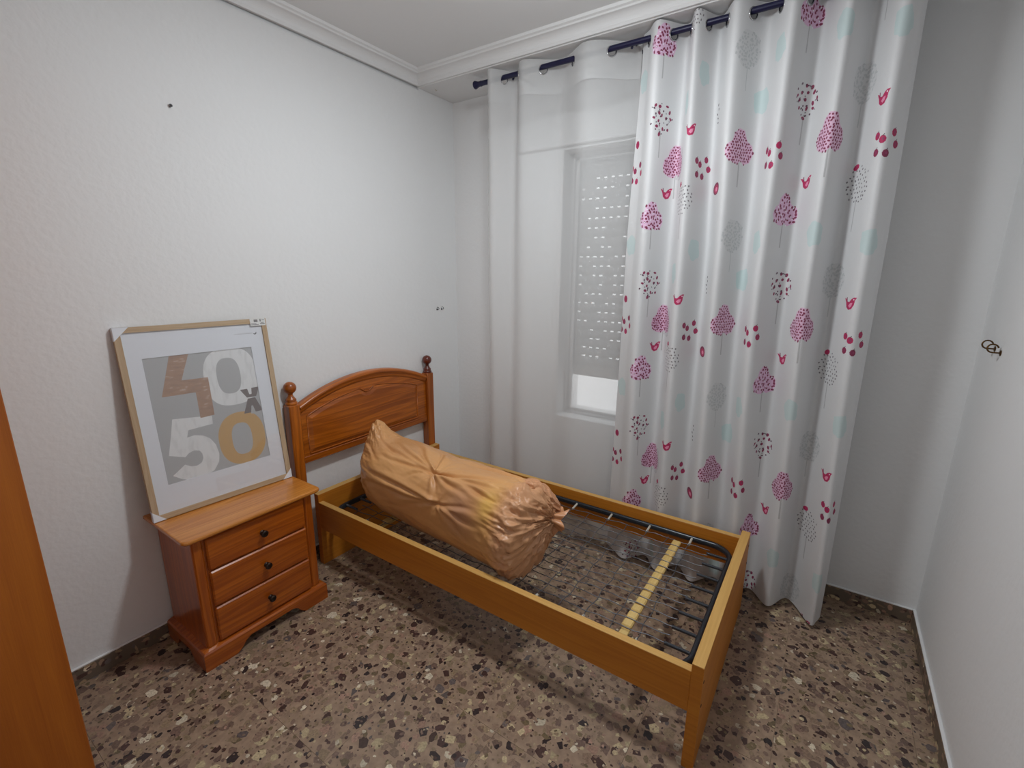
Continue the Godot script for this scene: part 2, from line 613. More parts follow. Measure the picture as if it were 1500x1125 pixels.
func build_window() -> void:
	var w := Node3D.new()
	w.name = "window_1"
	add_child(w)
	w.position = Vector3(1.36, 0.662, -0.12)
	w.set_meta("kind", "structure")
	tag(w, "white framed window behind the sheer curtain with roller shutter mostly lowered", "window")
	var x0 := 0.822
	var x1 := 1.90
	var y0 := 0.662
	var y1 := 2.235
	var zf := -0.10
	var b := MB.new()
	for e in [[Vector3(x0, y0, zf - 0.05), Vector3(x0 + 0.022, y1, zf)], [Vector3(x1 - 0.022, y0, zf - 0.05), Vector3(x1, y1, zf)], [Vector3(x0, y0, zf - 0.05), Vector3(x1, y0 + 0.018, zf)], [Vector3(x0, y1 - 0.02, zf - 0.05), Vector3(x1, y1, zf)]]:
		b.box(e[0], e[1], 0.004)
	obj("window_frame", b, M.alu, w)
	for s in 2: # two sliding sashes
		var a: float = x0 + 0.022 + s * 0.50
		var c: float = a + 0.534
		var z: float = zf - 0.012 - s * 0.018
		b = MB.new()
		for e in [[Vector3(a, y0 + 0.018, z - 0.014), Vector3(a + 0.024, y1 - 0.02, z)], [Vector3(c - 0.024, y0 + 0.018, z - 0.014), Vector3(c, y1 - 0.02, z)], [Vector3(a, y0 + 0.018, z - 0.014), Vector3(c, y0 + 0.034, z)], [Vector3(a, y1 - 0.04, z - 0.014), Vector3(c, y1 - 0.02, z)]]:
			b.box(e[0], e[1], 0.003)
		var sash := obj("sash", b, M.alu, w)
		b = MB.new()
		b.box(Vector3(a + 0.02, y0 + 0.03, z - 0.009), Vector3(c - 0.02, y1 - 0.035, z - 0.005))
		obj("pane", b, M.pane, sash)
	# roller shutter: convex slats joined by perforated strips
	var rng := RandomNumberGenerator.new()
	rng.seed = 12
	var y := 0.905
	var zs := -0.175
	var k := 0
	while y < 2.19:
		b = MB.new()
		var h: float = 0.0475 if k > 0 else 0.072
		var p := PackedVector2Array()
		for e in 7:
			var t := e / 6.0
			p.append(Vector2(zs + 0.009 * sin(PI * t), y + t * h))
		for e in 7:
			var t := 1.0 - e / 6.0
			p.append(Vector2(zs - 0.006 + 0.004 * sin(PI * t), y + t * h))
		b.prism(p, 0, x0 + 0.01, x1 - 0.01)
		# the strip above it, with slots where the shutter is let down loosely
		var x := x0 + 0.01
		while x < x1 - 0.012:
			var slot: float = 0.021 if (y > 0.93 and y < 2.10 and rng.randf() < 0.62) else 0.0
			b.box(Vector3(x, y + h - 0.001, zs - 0.010), Vector3(minf(x + 0.046 - slot, x1 - 0.01), y + h + 0.0095, zs - 0.007))
			x += 0.046
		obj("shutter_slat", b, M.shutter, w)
		y += h + 0.0085
		k += 1
	b = MB.new()
	b.box(Vector3(0.535, 2.25, 0.0), Vector3(2.1, SOFFIT - 0.002, 0.028), 0.004)
	obj("shutter_box", b, M.white, w)
	# the light well outside
	b = MB.new()
	b.box(Vector3(-1.5, -1.0, -1.75), Vector3(4.0, 4.5, -1.6))
	struct("wall_outside", b, M.plaster, "pale wall of the light well seen through the strip of window below the shutter", "wall")

func build_lamp() -> void:
	var t := thing("ceiling_lamp", Vector3(lamp_at.x, CEIL, lamp_at.z), "round opal glass ceiling lamp in the middle of the room ceiling", "lamp")
	var b := MB.new()
	b.lathe(PackedVector2Array([Vector2(0.0, 0.0), Vector2(0.15, 0.0), Vector2(0.155, -0.008), Vector2(0.155, -0.025), Vector2(0.0, -0.025)]), Vector3(lamp_at.x, CEIL, lamp_at.z))
	obj("base", b, M.white, t)
	b = MB.new()
	var p := PackedVector2Array()
	for k in 11:
		var a := PI / 2 * k / 10.0
		p.append(Vector2(0.145 * cos(a), -0.025 - 0.055 * sin(a)))
	b.lathe(p, Vector3(lamp_at.x, CEIL, lamp_at.z))
	var glow := flat(Color(1, 1, 1), 0.4)
	glow.emission_enabled = true
	glow.emission = Color(1, 0.985, 0.96)
	glow.emission_energy_multiplier = 1.5
	obj("shade", b, glow, t)

func build_wardrobe() -> void:
	var z0 := 2.345
	var z1 := DEPTH - 0.01
	var t := thing("wardrobe", Vector3(0.28, 0, 2.6), "tall orange-brown wooden wardrobe cut off by the left edge of the view", "wardrobe")
	var b := MB.new()
	b.grain = 1
	b.box(Vector3(0.012, 0, z0), Vector3(0.53, 2.25, z0 + 0.02), 0.002)
	b.box(Vector3(0.012, 0, z1 - 0.02), Vector3(0.53, 2.25, z1), 0.002)
	b.box(Vector3(0.012, 2.23, z0), Vector3(0.53, 2.25, z1), 0.002)
	b.box(Vector3(0.012, 0.0, z0 + 0.02), Vector3(0.52, 0.06, z1 - 0.02), 0.002)
	b.box(Vector3(0.012, 0.06, z0 + 0.02), Vector3(0.02, 2.23, z1 - 0.02))
	obj("body", b, M.robe, t)
	b = MB.new()
	b.grain = 1
	b.shift = Vector2(0.2, 0.31)
	b.box(Vector3(0.532, 0.02, z0), Vector3(0.552, 2.245, z1), 0.0025)
	var d := obj("door", b, M.robe, t)
	b = MB.new()
	b.lathe(PackedVector2Array([Vector2(0.006, 0), Vector2(0.006, 0.012), Vector2(0.014, 0.018), Vector2(0.016, 0.026), Vector2(0.01, 0.032), Vector2(0, 0.033)]), Vector3(0.552, 1.05, z1 - 0.045), Vector3.RIGHT, 16)
	obj("knob", b, M.bronze, d)

# ------------------------------------------------------------------ headboard
func arch(z: float) -> float:
	var d := z - 0.835
	return 1.0 - 1.008 + sqrt(1.008 * 1.008 - d * d)

func build_headboard() -> void:
	var t := thing("headboard", Vector3(0.04, 0, 0.835), "honey pine headboard with arched top, raised panel and ball finials against the wall", "headboard")
	var za := 0.385
	var zb := 1.287
	for zc in [1.315, 0.355]:
		var b := MB.new()
		b.grain = 1
		b.box(Vector3(0.008, 0, zc - 0.029), Vector3(0.064, 0.905, zc + 0.029), 0.005)
		var post := obj("post", b, M.pine, t)
		b = MB.new()
		var p := PackedVector2Array([Vector2(0.027, 0.905), Vector2(0.0285, 0.910), Vector2(0.0285, 0.916), Vector2(0.024, 0.920), Vector2(0.0245, 0.925), Vector2(0.0255, 0.930), Vector2(0.022, 0.935), Vector2(0.015, 0.945), Vector2(0.011, 0.953)])
		for k in 13:
			var a := -PI * 0.36 + (PI * 0.86) * k / 12.0
			p.append(Vector2(0.0305 * cos(a), 0.990 + 0.0305 * sin(a)))
		b.lathe(p, Vector3(0.036, 0, zc), Vector3.UP, 28)
		var fin := obj("finial", b, M.pine if zc > 1.0 else M.mahogany, post)
		if zc < 1.0:
			fin.set_meta("label", "dark reddish brown ball finial")
	# the board
	var n := 28
	var poly := PackedVector2Array([Vector2(za, 0.578), Vector2(zb, 0.578)])
	for k in n + 1:
		var z := zb + (za - zb) * k / n
		poly.append(Vector2(z, arch(z) - 0.012))
	var b := MB.new()
	b.grain = 2
	b.prism(poly, 0, 0.02, 0.044)
	obj("board", b, M.pine, t)
	# bottom rail, standing proud
	b = MB.new()
	b.grain = 2
	b.box(Vector3(0.043, 0.578, za), Vector3(0.051, 0.615, zb), 0.004)
	obj("bottom_rail", b, M.pine, t)
	# arched top moulding: a swept section
	b = MB.new()
	var sec := [Vector2(0.018, 0.0), Vector2(0.05, 0.0), Vector2(0.060, -0.005), Vector2(0.064, -0.013), Vector2(0.062, -0.021), Vector2(0.055, -0.027), Vector2(0.053, -0.036), Vector2(0.050, -0.046), Vector2(0.044, -0.052)]
	b.shift = Vector2(0.3, 0.4)
	b.grid(func(u: float, w: float) -> Vector3:
		var z := zb + (za - zb) * u
		var s: Vector2 = sec[int(round(w * (sec.size() - 1)))]
		var nrm := Vector2(z - 0.835, 1.008 - (1.0 - arch(z))).normalized()
		return Vector3(s.x, arch(z) + s.y * nrm.y, z + s.y * nrm.x * 0.3), 40, sec.size() - 1, false, Vector2(0.9, 0.08))
	obj("top_moulding", b, M.pine, t)
	# raised panel whose top edge has a scooped notch in the middle
	var outer := panel_outline(0.0)
	var inner := panel_outline(0.02)
	b = MB.new()
	b.grain = 2
	b.shift = Vector2(0.15, 0.2)
	b.band(outer, 0, 0.0435, inner, 0.052)
	var tr := Geometry2D.triangulate_polygon(inner)
	for k in range(0, tr.size(), 3):
		b.face([b.at3(inner[tr[k]], 0, 0.052), b.at3(inner[tr[k + 1]], 0, 0.052), b.at3(inner[tr[k + 2]], 0, 0.052)], Vector3.RIGHT)
	obj("raised_panel", b, M.pine, t)
	# bead round the panel
	var path := PackedVector3Array()
	for p in panel_outline(-0.005):
		path.append(Vector3(0.0445, p.y, p.x))
	b = MB.new()
	b.grain = 2
	b.tube(path, 0.0042, 6, true)
	obj("bead", b, M.pine, t)

func panel_outline(inset: float) -> PackedVector2Array:
	var o := PackedVector2Array()
	var z0 := 0.468 + inset
	var z1 := 1.240 - inset
	o.append(Vector2(z0, 0.628 + inset))
	o.append(Vector2(z1, 0.628 + inset))
	var n := 48
	for k in n + 1:
		var z := z1 + (z0 - z1) * k / n
		var d := absf(z - 0.855)
		var y := arch(z) - 0.092 - inset
		y += (arch(0.468) - arch(z)) * 0.05
		if d < 0.056 + inset * 0.4:
			var q := 1.0 - d / (0.056 + inset * 0.4)
			y -= 0.026 * smoothstep(0.0, 0.75, q)
		elif d < 0.075:
			y += 0.004 * (1.0 - absf(d - 0.062) / 0.014) if absf(d - 0.062) < 0.014 else 0.0
		o.append(Vector2(z, y))
	return o

# ------------------------------------------------------------------ bed frame
func build_bed() -> void:
	var t := thing("bed_frame", Vector3(1.05, 0, 0.796), "single bed frame of oak-coloured boards with plain side rails and solid footboard", "bed")
	var zf := 0.332
	var zn := 1.262
	var b := MB.new()
	for e in [["side_rail", zn - 0.028, zn], ["side_rail", zf, zf + 0.028]]:
		b = MB.new()
		b.box(Vector3(0.105, 0.215, e[1]), Vector3(2.0, 0.3645, e[2]), 0.0015)
		var r := obj(e[0], b, M.oak, t)
		b = MB.new()
		b.shift = Vector2(0.3, 0.2)
		b.box(Vector3(0.105, 0.3645, e[1]), Vector3(2.0, 0.3665, e[2]), 0.0008)
		obj("edge_band", b, M.edge, r)
	b = MB.new()
	b.grain = 2
	b.box(Vector3(2.0, 0, zf), Vector3(2.036, 0.393, zn), 0.0015)
	var fb := obj("footboard", b, M.oak, t)
	b = MB.new()
	b.grain = 2
	b.box(Vector3(2.0, 0.393, zf), Vector3(2.036, 0.395, zn), 0.0008)
	obj("edge_band", b, M.edge, fb)
	for y in [0.335, 0.245]:
		b = MB.new()
		b.lathe(PackedVector2Array([Vector2(0.0, 0.0015), Vector2(0.003, 0.0015), Vector2(0.0055, 0.001), Vector2(0.006, -0.001)]), Vector3(2.036, y, zn - 0.016), Vector3.RIGHT, 12)
		obj("screw", b, M.dark, fb)
	for y in [0.335, 0.245]:
		b = MB.new()
		b.lathe(PackedVector2Array([Vector2(0.0, 0.0015), Vector2(0.003, 0.0015), Vector2(0.0055, 0.001), Vector2(0.006, -0.001)]), Vector3(2.036, y, zf + 0.016), Vector3.RIGHT, 12)
		obj("screw", b, M.dark, fb)
	b = MB.new()
	b.grain = 2
	b.shift = Vector2(0.4, 0.1)
	b.box(Vector3(0.069, 0, zf), Vector3(0.105, 0.408, zn), 0.0015)
	var hp := obj("head_panel", b, M.oak, t)
	b = MB.new()
	b.grain = 2
	b.box(Vector3(0.069, 0.408, zf), Vector3(0.105, 0.41, zn), 0.0008)
	obj("edge_band", b, M.edge, hp)

func build_spring_base() -> void:
	var y := 0.302
	var xa := 0.135
	var xb := 1.978
	var za := 0.377
	var zb := 1.217
	var t := thing("spring_base", Vector3(1.05, 0.25, 0.797), "black steel tube bed base with wire mesh lying inside the oak bed frame", "bed base")
	var path := PackedVector3Array()
	var r := 0.095
	for c in [[xb - r, zb - r, 0.0], [xa + r, zb - r, PI / 2], [xa + r, za + r, PI], [xb - r, za + r, 1.5 * PI]]:
		for k in 9:
			var a: float = c[2] + PI / 2 * k / 8.0
			path.append(Vector3(c[0] + cos(a) * r, y, c[1] + sin(a) * r))
	var b := MB.new()
	b.tube(path, 0.0145, 12, true, 0.85)
	obj("tube_frame", b, M.tube, t)
	var sag := func(x: float, z: float) -> float:
		var u := clampf((x - xa) / (xb - xa), 0, 1)
		var w := clampf((z - za) / (zb - za), 0, 1)
		return y + 0.004 - 0.016 * sin(PI * u) * sin(PI * w)
	# small brackets that carry the frame on the side rails
	for x in [0.28, 1.82]:
		for e in [[za, 0.3608], [zb, 1.2332]]:
			b = MB.new()
			b.box(Vector3(x - 0.02, y - 0.018, minf(e[0], e[1])), Vector3(x + 0.02, y - 0.0095, maxf(e[0], e[1])), 0.001)
			obj("bracket", b, M.tube, t)
	# lugs along both long sides
	for k in 8:
		var x := 0.36 + 0.205 * k
		for s in [1.0, -1.0]:
			var z0: float = za + 0.009 if s > 0 else zb - 0.009
			b = MB.new()
			b.tube(PackedVector3Array([Vector3(x, y + 0.004, z0), Vector3(x, y - 0.003, z0 + s * 0.056)]), 0.0055, 8)
			obj("lug", b, M.lug, t)
	# coil springs at both ends
	for e in [0, 1]:
		for k in 8:
			var z := za + 0.095 + k * (zb - za - 0.19) / 7.0
			var x0: float = xa + 0.012 if e == 0 else xb - 0.012
			var dx: float = 0.085 if e == 0 else -0.085
			b = MB.new()
			var p := PackedVector3Array()
			for i in 193:
				var u := i / 192.0
				p.append(Vector3(x0 + dx * u, y + 0.003 + 0.005 * cos(u * TAU * 24), z + 0.005 * sin(u * TAU * 24)))
			b.tube(p, 0.0021, 5)
			obj("coil_spring", b, M.spring, t)
	# mesh wires
	var rng := RandomNumberGenerator.new()
	rng.seed = 5
	for k in 15:
		var z := za + 0.068 + k * 0.0487
		b = MB.new()
		var p := PackedVector3Array()
		for i in 73:
			var x := xa + 0.09 + (xb - xa - 0.18) * i / 72.0
			p.append(Vector3(x, sag.call(x, z) + 0.003 + 0.0018 * sin(i * 1.57), z + 0.0035 * sin(i * 0.785 + k * PI) + 0.003 * sin(i * 0.21 + k)))
		b.tube(p, 0.0019, 5)
		obj("mesh_wire", b, M.wire, t)
	for k in 18:
		var x := 0.2575 + 0.1025 * k
		if x > xb - 0.1:
			break
		b = MB.new()
		var p := PackedVector3Array()
		for i in 31:
			var z := za + 0.055 + (zb - za - 0.11) * i / 30.0
			p.append(Vector3(x + 0.004 * sin(i * 1.05 + k), sag.call(x, z), z))
		b.tube(p, 0.0019, 5)
		obj("cross_wire", b, M.wire, t)
	# slats threaded through the mesh, wires pressed into notches
	for x in [1.743, 0.452]:
		b = MB.new()
		b.grain = 2
		for k in 14:
			var z := za + 0.0685 + k * 0.0487
			var yy: float = sag.call(x, z)
			b.box(Vector3(x - 0.019, yy - 0.010, z + 0.0035), Vector3(x + 0.019, yy + 0.0065, z + 0.0452), 0.0045)
		b.box(Vector3(x - 0.016, sag.call(x, 0.8) - 0.012, za + 0.062), Vector3(x + 0.016, sag.call(x, 0.8) - 0.004, zb - 0.062), 0.002)
		obj("slat", b, M.slat, t)

# ------------------------------------------------------------------ bag
func build_bag() -> void:
	var wr := noise(1.0, 88, FastNoiseLite.TYPE_SIMPLEX_SMOOTH, 3)
	wr.fractal_type = FastNoiseLite.FRACTAL_RIDGED
	var so := noise(1.0, 91, FastNoiseLite.TYPE_SIMPLEX_SMOOTH, 2)
	var knot := Vector3(1.322, 0.525, 0.955)
	var creases := [
		[0.535, 1.08, 0.08, 1.62, 0.011], [0.535, 1.08, 0.20, 1.95, 0.010], [0.535, 1.08, 0.06, 1.22, 0.007], [0.535, 1.08, 0.10, 0.86, 0.009],
		[0.535, 1.08, 0.36, 0.62, 0.006], [0.535, 1.08, 0.93, 1.22, 0.012], [0.535, 1.08, 0.88, 0.95, 0.009], [0.535, 1.08, 0.95, 1.50, 0.012],
		[0.535, 1.08, 0.615, 0.30, 0.008], [0.535, 1.08, 0.78, 0.66, 0.007], [0.535, 1.08, 0.42, 2.1, 0.008],
		[0.615, 0.30, 0.02, 0.42, 0.011], [0.615, 0.30, 0.05, -0.02, 0.011], [0.615, 0.30, 0.22, -0.30, 0.007], [0.615, 0.30, 0.86, 0.50, 0.008],
		[0.615, 0.30, 0.88, 0.12, 0.008], [0.615, 0.30, 0.80, -0.25, 0.006], [0.01, 1.5, 0.30, 1.02, 0.008], [0.0, 1.1, 0.22, 0.70, 0.006],
		[0.90, 0.9, 0.66, 0.98, 0.006], [0.93, 1.9, 0.60, 1.75, 0.008]]
	var body := func(u: float, w: float) -> Vector3:
		# u round the bag, w from the closed end at the headboard to the knot
		var a := TAU * u
		var s := clampf((w - 0.06) / 0.86, 0.0, 1.0) # along the bag; the ends take the outer rings
		var x := lerpf(0.245, 1.30, s)
		var e0 := clampf(w / 0.06, 0.0, 1.0)   # 0 at the middle of the closed end
		var e1 := clampf((1.0 - w) / 0.08, 0.0, 1.0) # 0 at the knot
		var round0 := 1.0 - 0.26 * pow(1.0 - clampf(s / 0.22, 0, 1), 2.0)
		var round1 := 1.0 - 0.15 * pow(1.0 - clampf((1.0 - s) / 0.08, 0, 1), 2.2)
		var zc := lerpf(0.985, 1.048, s)
		var rz := lerpf(0.190, 0.180, s) * round0 * round1
		var ry := 0.180 * lerpf(round0, 1.0, 0.4) * round1
		var yc := 0.330 + 0.180 + 0.008 * sin(s * 9.0)
		yc -= 0.022 * smoothstep(0.60, 1.0, s)
		var ca := cos(a)
		var sa := sin(a)
		var pw := 2.4
		var q := Vector2(signf(ca) * pow(absf(ca), 2.0 / pw) * rz, signf(sa) * pow(absf(sa), 2.0 / pw) * ry)
		x += 0.055 * ca * pow(1.0 - s, 5.0)
		var p := Vector3(x, yc + q.y, zc + q.x)
		var nrm := Vector3(0, sa, ca)
		# the film stands up in a crumpled corner at the top of the closed end
		var da := wrapf(a - 1.52, -PI, PI)
		var ear := exp(-pow(da / 0.42, 2.0)) * exp(-pow((s - 0.035) / 0.075, 2.0))
		p += Vector3(-0.004, 0.088, 0.0) * ear * e0
		var d := 0.0
		# loose film: long soft wrinkles, finer towards the ends
		var loose := 0.25 + 1.2 * smoothstep(0.80, 0.97, s) + 0.7 * smoothstep(0.16, 0.0, s)
		d += 0.009 * loose * wr.get_noise_3d(s * 4.5 + 0.8 * sin(a), ca * 2.3, sa * 2.3)
		d += 0.0045 * loose * wr.get_noise_3d(s * 6.0 + 5.0, ca * 6.0, sa * 6.0)
		d += 0.010 * so.get_noise_3d(s * 3.2, ca * 1.2, sa * 1.2)
		d += ear * 0.020 * wr.get_noise_3d(s * 26.0, ca * 9.0, 3.0)
		# crumples over the tied end
		var tie := smoothstep(0.86, 0.99, s)
		d += tie * 0.016 * wr.get_noise_3d(s * 13.0, ca * 3.6, sa * 3.6)
		d += tie * 0.007 * sin(a * 13.0 + 2.0 * so.get_noise_2d(s * 8.0, a * 2.0))
		# two pinches where the film is drawn in, with folds running out of them
		for e in [[0.535, 1.08, 0.020, 10.0, 0.4], [0.615, 0.30, 0.014, 8.0, 1.1]]:
			var ds: float = (s - e[0]) * 1.06
			var dt: float = wrapf(a - e[1], -PI, PI) * 0.185
			var rr := sqrt(ds * ds + dt * dt)
			var ph := atan2(dt, ds)
			d -= e[2] * exp(-rr / 0.03)
			var fold := pow(absf(cos(ph * e[3] * 0.5 + e[4] + 0.5 * sin(ph * 2.0))), 5.0) - 0.3
			d += 0.0035 * fold * smoothstep(0.0, 0.03, rr) * exp(-rr / 0.10)
		# creases: valley lines with a soft ridge beside them, [from s, from a, to s, to a, depth]
		var here := Vector2(s * 1.06, a * 0.185)
		for e in creases:
			var p0 := Vector2(e[0] * 1.06, e[1] * 0.185)
			var p1 := Vector2(e[2] * 1.06, e[3] * 0.185)
			var line := p1 - p0
			var rel := here - p0
			if rel.y > 0.6:
				rel.y -= TAU * 0.185
			var t := rel.dot(line) / line.length_squared()
			if t < 0.0 or t > 1.0:
				continue
			var off: float = (rel.cross(line)) / line.length() + 0.010 * sin(t * 7.0 + e[0] * 40.0 + e[3] * 9.0) * t
			if absf(off) > 0.045:
				continue
			var wd := 0.0062 + 0.007 * t
			var fade := minf(1.0, (1.0 - t) * 2.2) * minf(1.0, 0.25 + t * 12.0)
			d += e[4] * fade * (0.75 * exp(-pow((off - wd * 1.9) / (wd * 1.6), 2.0)) - exp(-pow(off / wd, 2.0)))
		p += nrm * d
		# close the two ends
		if e0 < 1.0:
			p = Vector3(x - 0.035 * (1.0 - e0), yc + 0.03, zc).lerp(p, pow(e0, 0.8))
			p.x = x - 0.03 * sqrt(maxf(0.0, 1.0 - e0 * e0)) + 0.006 * sin(a * 9.0) * e0 * (1.0 - e0) * 4.0
		if e1 < 1.0:
			var pleat := 1.0 + 0.10 * sin(a * 17.0 + 3.0 * so.get_noise_2d(e1 * 3.0, a)) * e1 * (1.0 - e1) * 4.0
			var c := Vector3(knot.x, knot.y, knot.z)
			var f := lerpf(0.09, 1.0, pow(e1, 0.85))
			p = Vector3(p.x, lerpf(c.y, p.y, f * lerpf(pleat, 1.0, e1)), lerpf(c.z, p.z, f * lerpf(pleat, 1.0, e1)))
			p.x = x + 0.028 * (1.0 - e1 * e1) + 0.022 * wr.get_noise_3d(e1 * 2.5, ca * 3.0, sa * 3.0) * (1.0 - e1) + 0.012 * sin(a * 15.0 + e1 * 3.0) * e1 * (1.0 - e1) * 2.0
		p.y = maxf(p.y, 0.3175 + 0.006 * (1.0 - absf(sa)))
		return p
	var col := func(u: float, w: float) -> Color:
		var a := TAU * u
		var c := rgb(202, 146, 94)
		var r := so.get_noise_3d(w * 3.0 + 9.0, cos(a) * 0.9, sin(a) * 0.9)
		c = c.lerp(rgb(216, 160, 102), clampf(0.5 + r, 0, 1))
		# what shows through the film: a paler bundle near the tied end, a greyer one beside it
		var y := exp(-pow((w - 0.80) / 0.036, 2.0)) * exp(-pow(wrapf(a - 0.75, -PI, PI) / 0.45, 2.0))
		c = c.lerp(rgb(222, 174, 92), y)
		var g := exp(-pow((w - 0.70) / 0.06, 2.0)) * exp(-pow(wrapf(a - 0.35, -PI, PI) / 0.5, 2.0))
		c = c.lerp(rgb(182, 132, 100), g * 0.8)
		c = c.lerp(rgb(208, 154, 112), smoothstep(0.82, 0.88, w))
		return c.srgb_to_linear()
	var film := flat(Color(1, 1, 1), 0.36)
	film.vertex_color_use_as_albedo = true
	film.backlight_enabled = true
	film.backlight = Color(0.22, 0.14, 0.07)
	film.cull_mode = BaseMaterial3D.CULL_DISABLED
	M.film = film
	var t := thing("pillow_bag", Vector3(0.8, 0.32, 1.02), "long bulging orange translucent plastic bag tied at one end, lying on the wire bed base", "bag")
	var b := MB.new()
	b.grid(body, 220, 260, true, Vector2(1, 1), null, col)
	obj("bag_body", b, film, t)
	# gathered neck, and the crumpled tail that flares out of it
	b = MB.new()
	var dir := Vector3(0.62, -0.40, -0.62).normalized()
	var e1 := dir.cross(Vector3.UP).normalized()
	var e2 := dir.cross(e1)
	b.grid(func(u: float, w: float) -> Vector3:
		var a := -TAU * u
		var r := 0.026 + 0.030 * pow(w, 1.2) - 0.006 * sin(w * PI)
		r *= 1.0 + (0.10 + 0.16 * w) * sin(a * 5.0 + 1.3 * w) + 0.14 * w * sin(a * 9.0 + 2.0)
		var c := knot + Vector3(-0.02, 0.004, 0) + dir * (0.072 * w + 0.012 * w * sin(a * 3.0))
		return c + (e1 * cos(a) * 0.85 + e2 * sin(a)) * r, 96, 26, true, Vector2(1, 1), null, func(_u: float, _w: float) -> Color: return rgb(206, 146, 102).srgb_to_linear())
	obj("tied_tail", b, film, t)
	# the loop of film that stands up above the knot
	b = MB.new()
	b.grid(func(u: float, w: float) -> Vector3:
		var a := -TAU * u
		var c := Vector3(lerpf(1.20, 1.335, w), 0.655 + 0.03 * sin(PI * w) - 0.105 * w, lerpf(1.03, 0.885, w))
		var r := 0.050 * pow(maxf(0.02, sin(PI * clampf(0.04 + w * 0.92, 0, 1))), 0.55)
		r *= 1.0 + 0.14 * sin(a * 6.0 + 4.0 * w) + 0.3 * wr.get_noise_3d(w * 4.0, cos(a) * 1.5, sin(a) * 1.5)
		return c + Vector3(cos(a) * 0.5, sin(a) * 0.8, cos(a) * 0.7) * r, 72, 44, true, Vector2(1, 1), null, func(_u: float, _w: float) -> Color: return rgb(208, 150, 108).srgb_to_linear())
	obj("film_loop", b, film, t)
	b = MB.new()
	var ring := PackedVector3Array()
	for k in 20:
		var a := TAU * k / 20.0
		ring.append(knot + Vector3(-0.016, 0.003, 0) + (e1 * cos(a) + e2 * sin(a)) * 0.026)
	b.tube(ring, 0.004, 6, true)
	obj("tie", b, flat(rgb(150, 92, 52), 0.5), t)

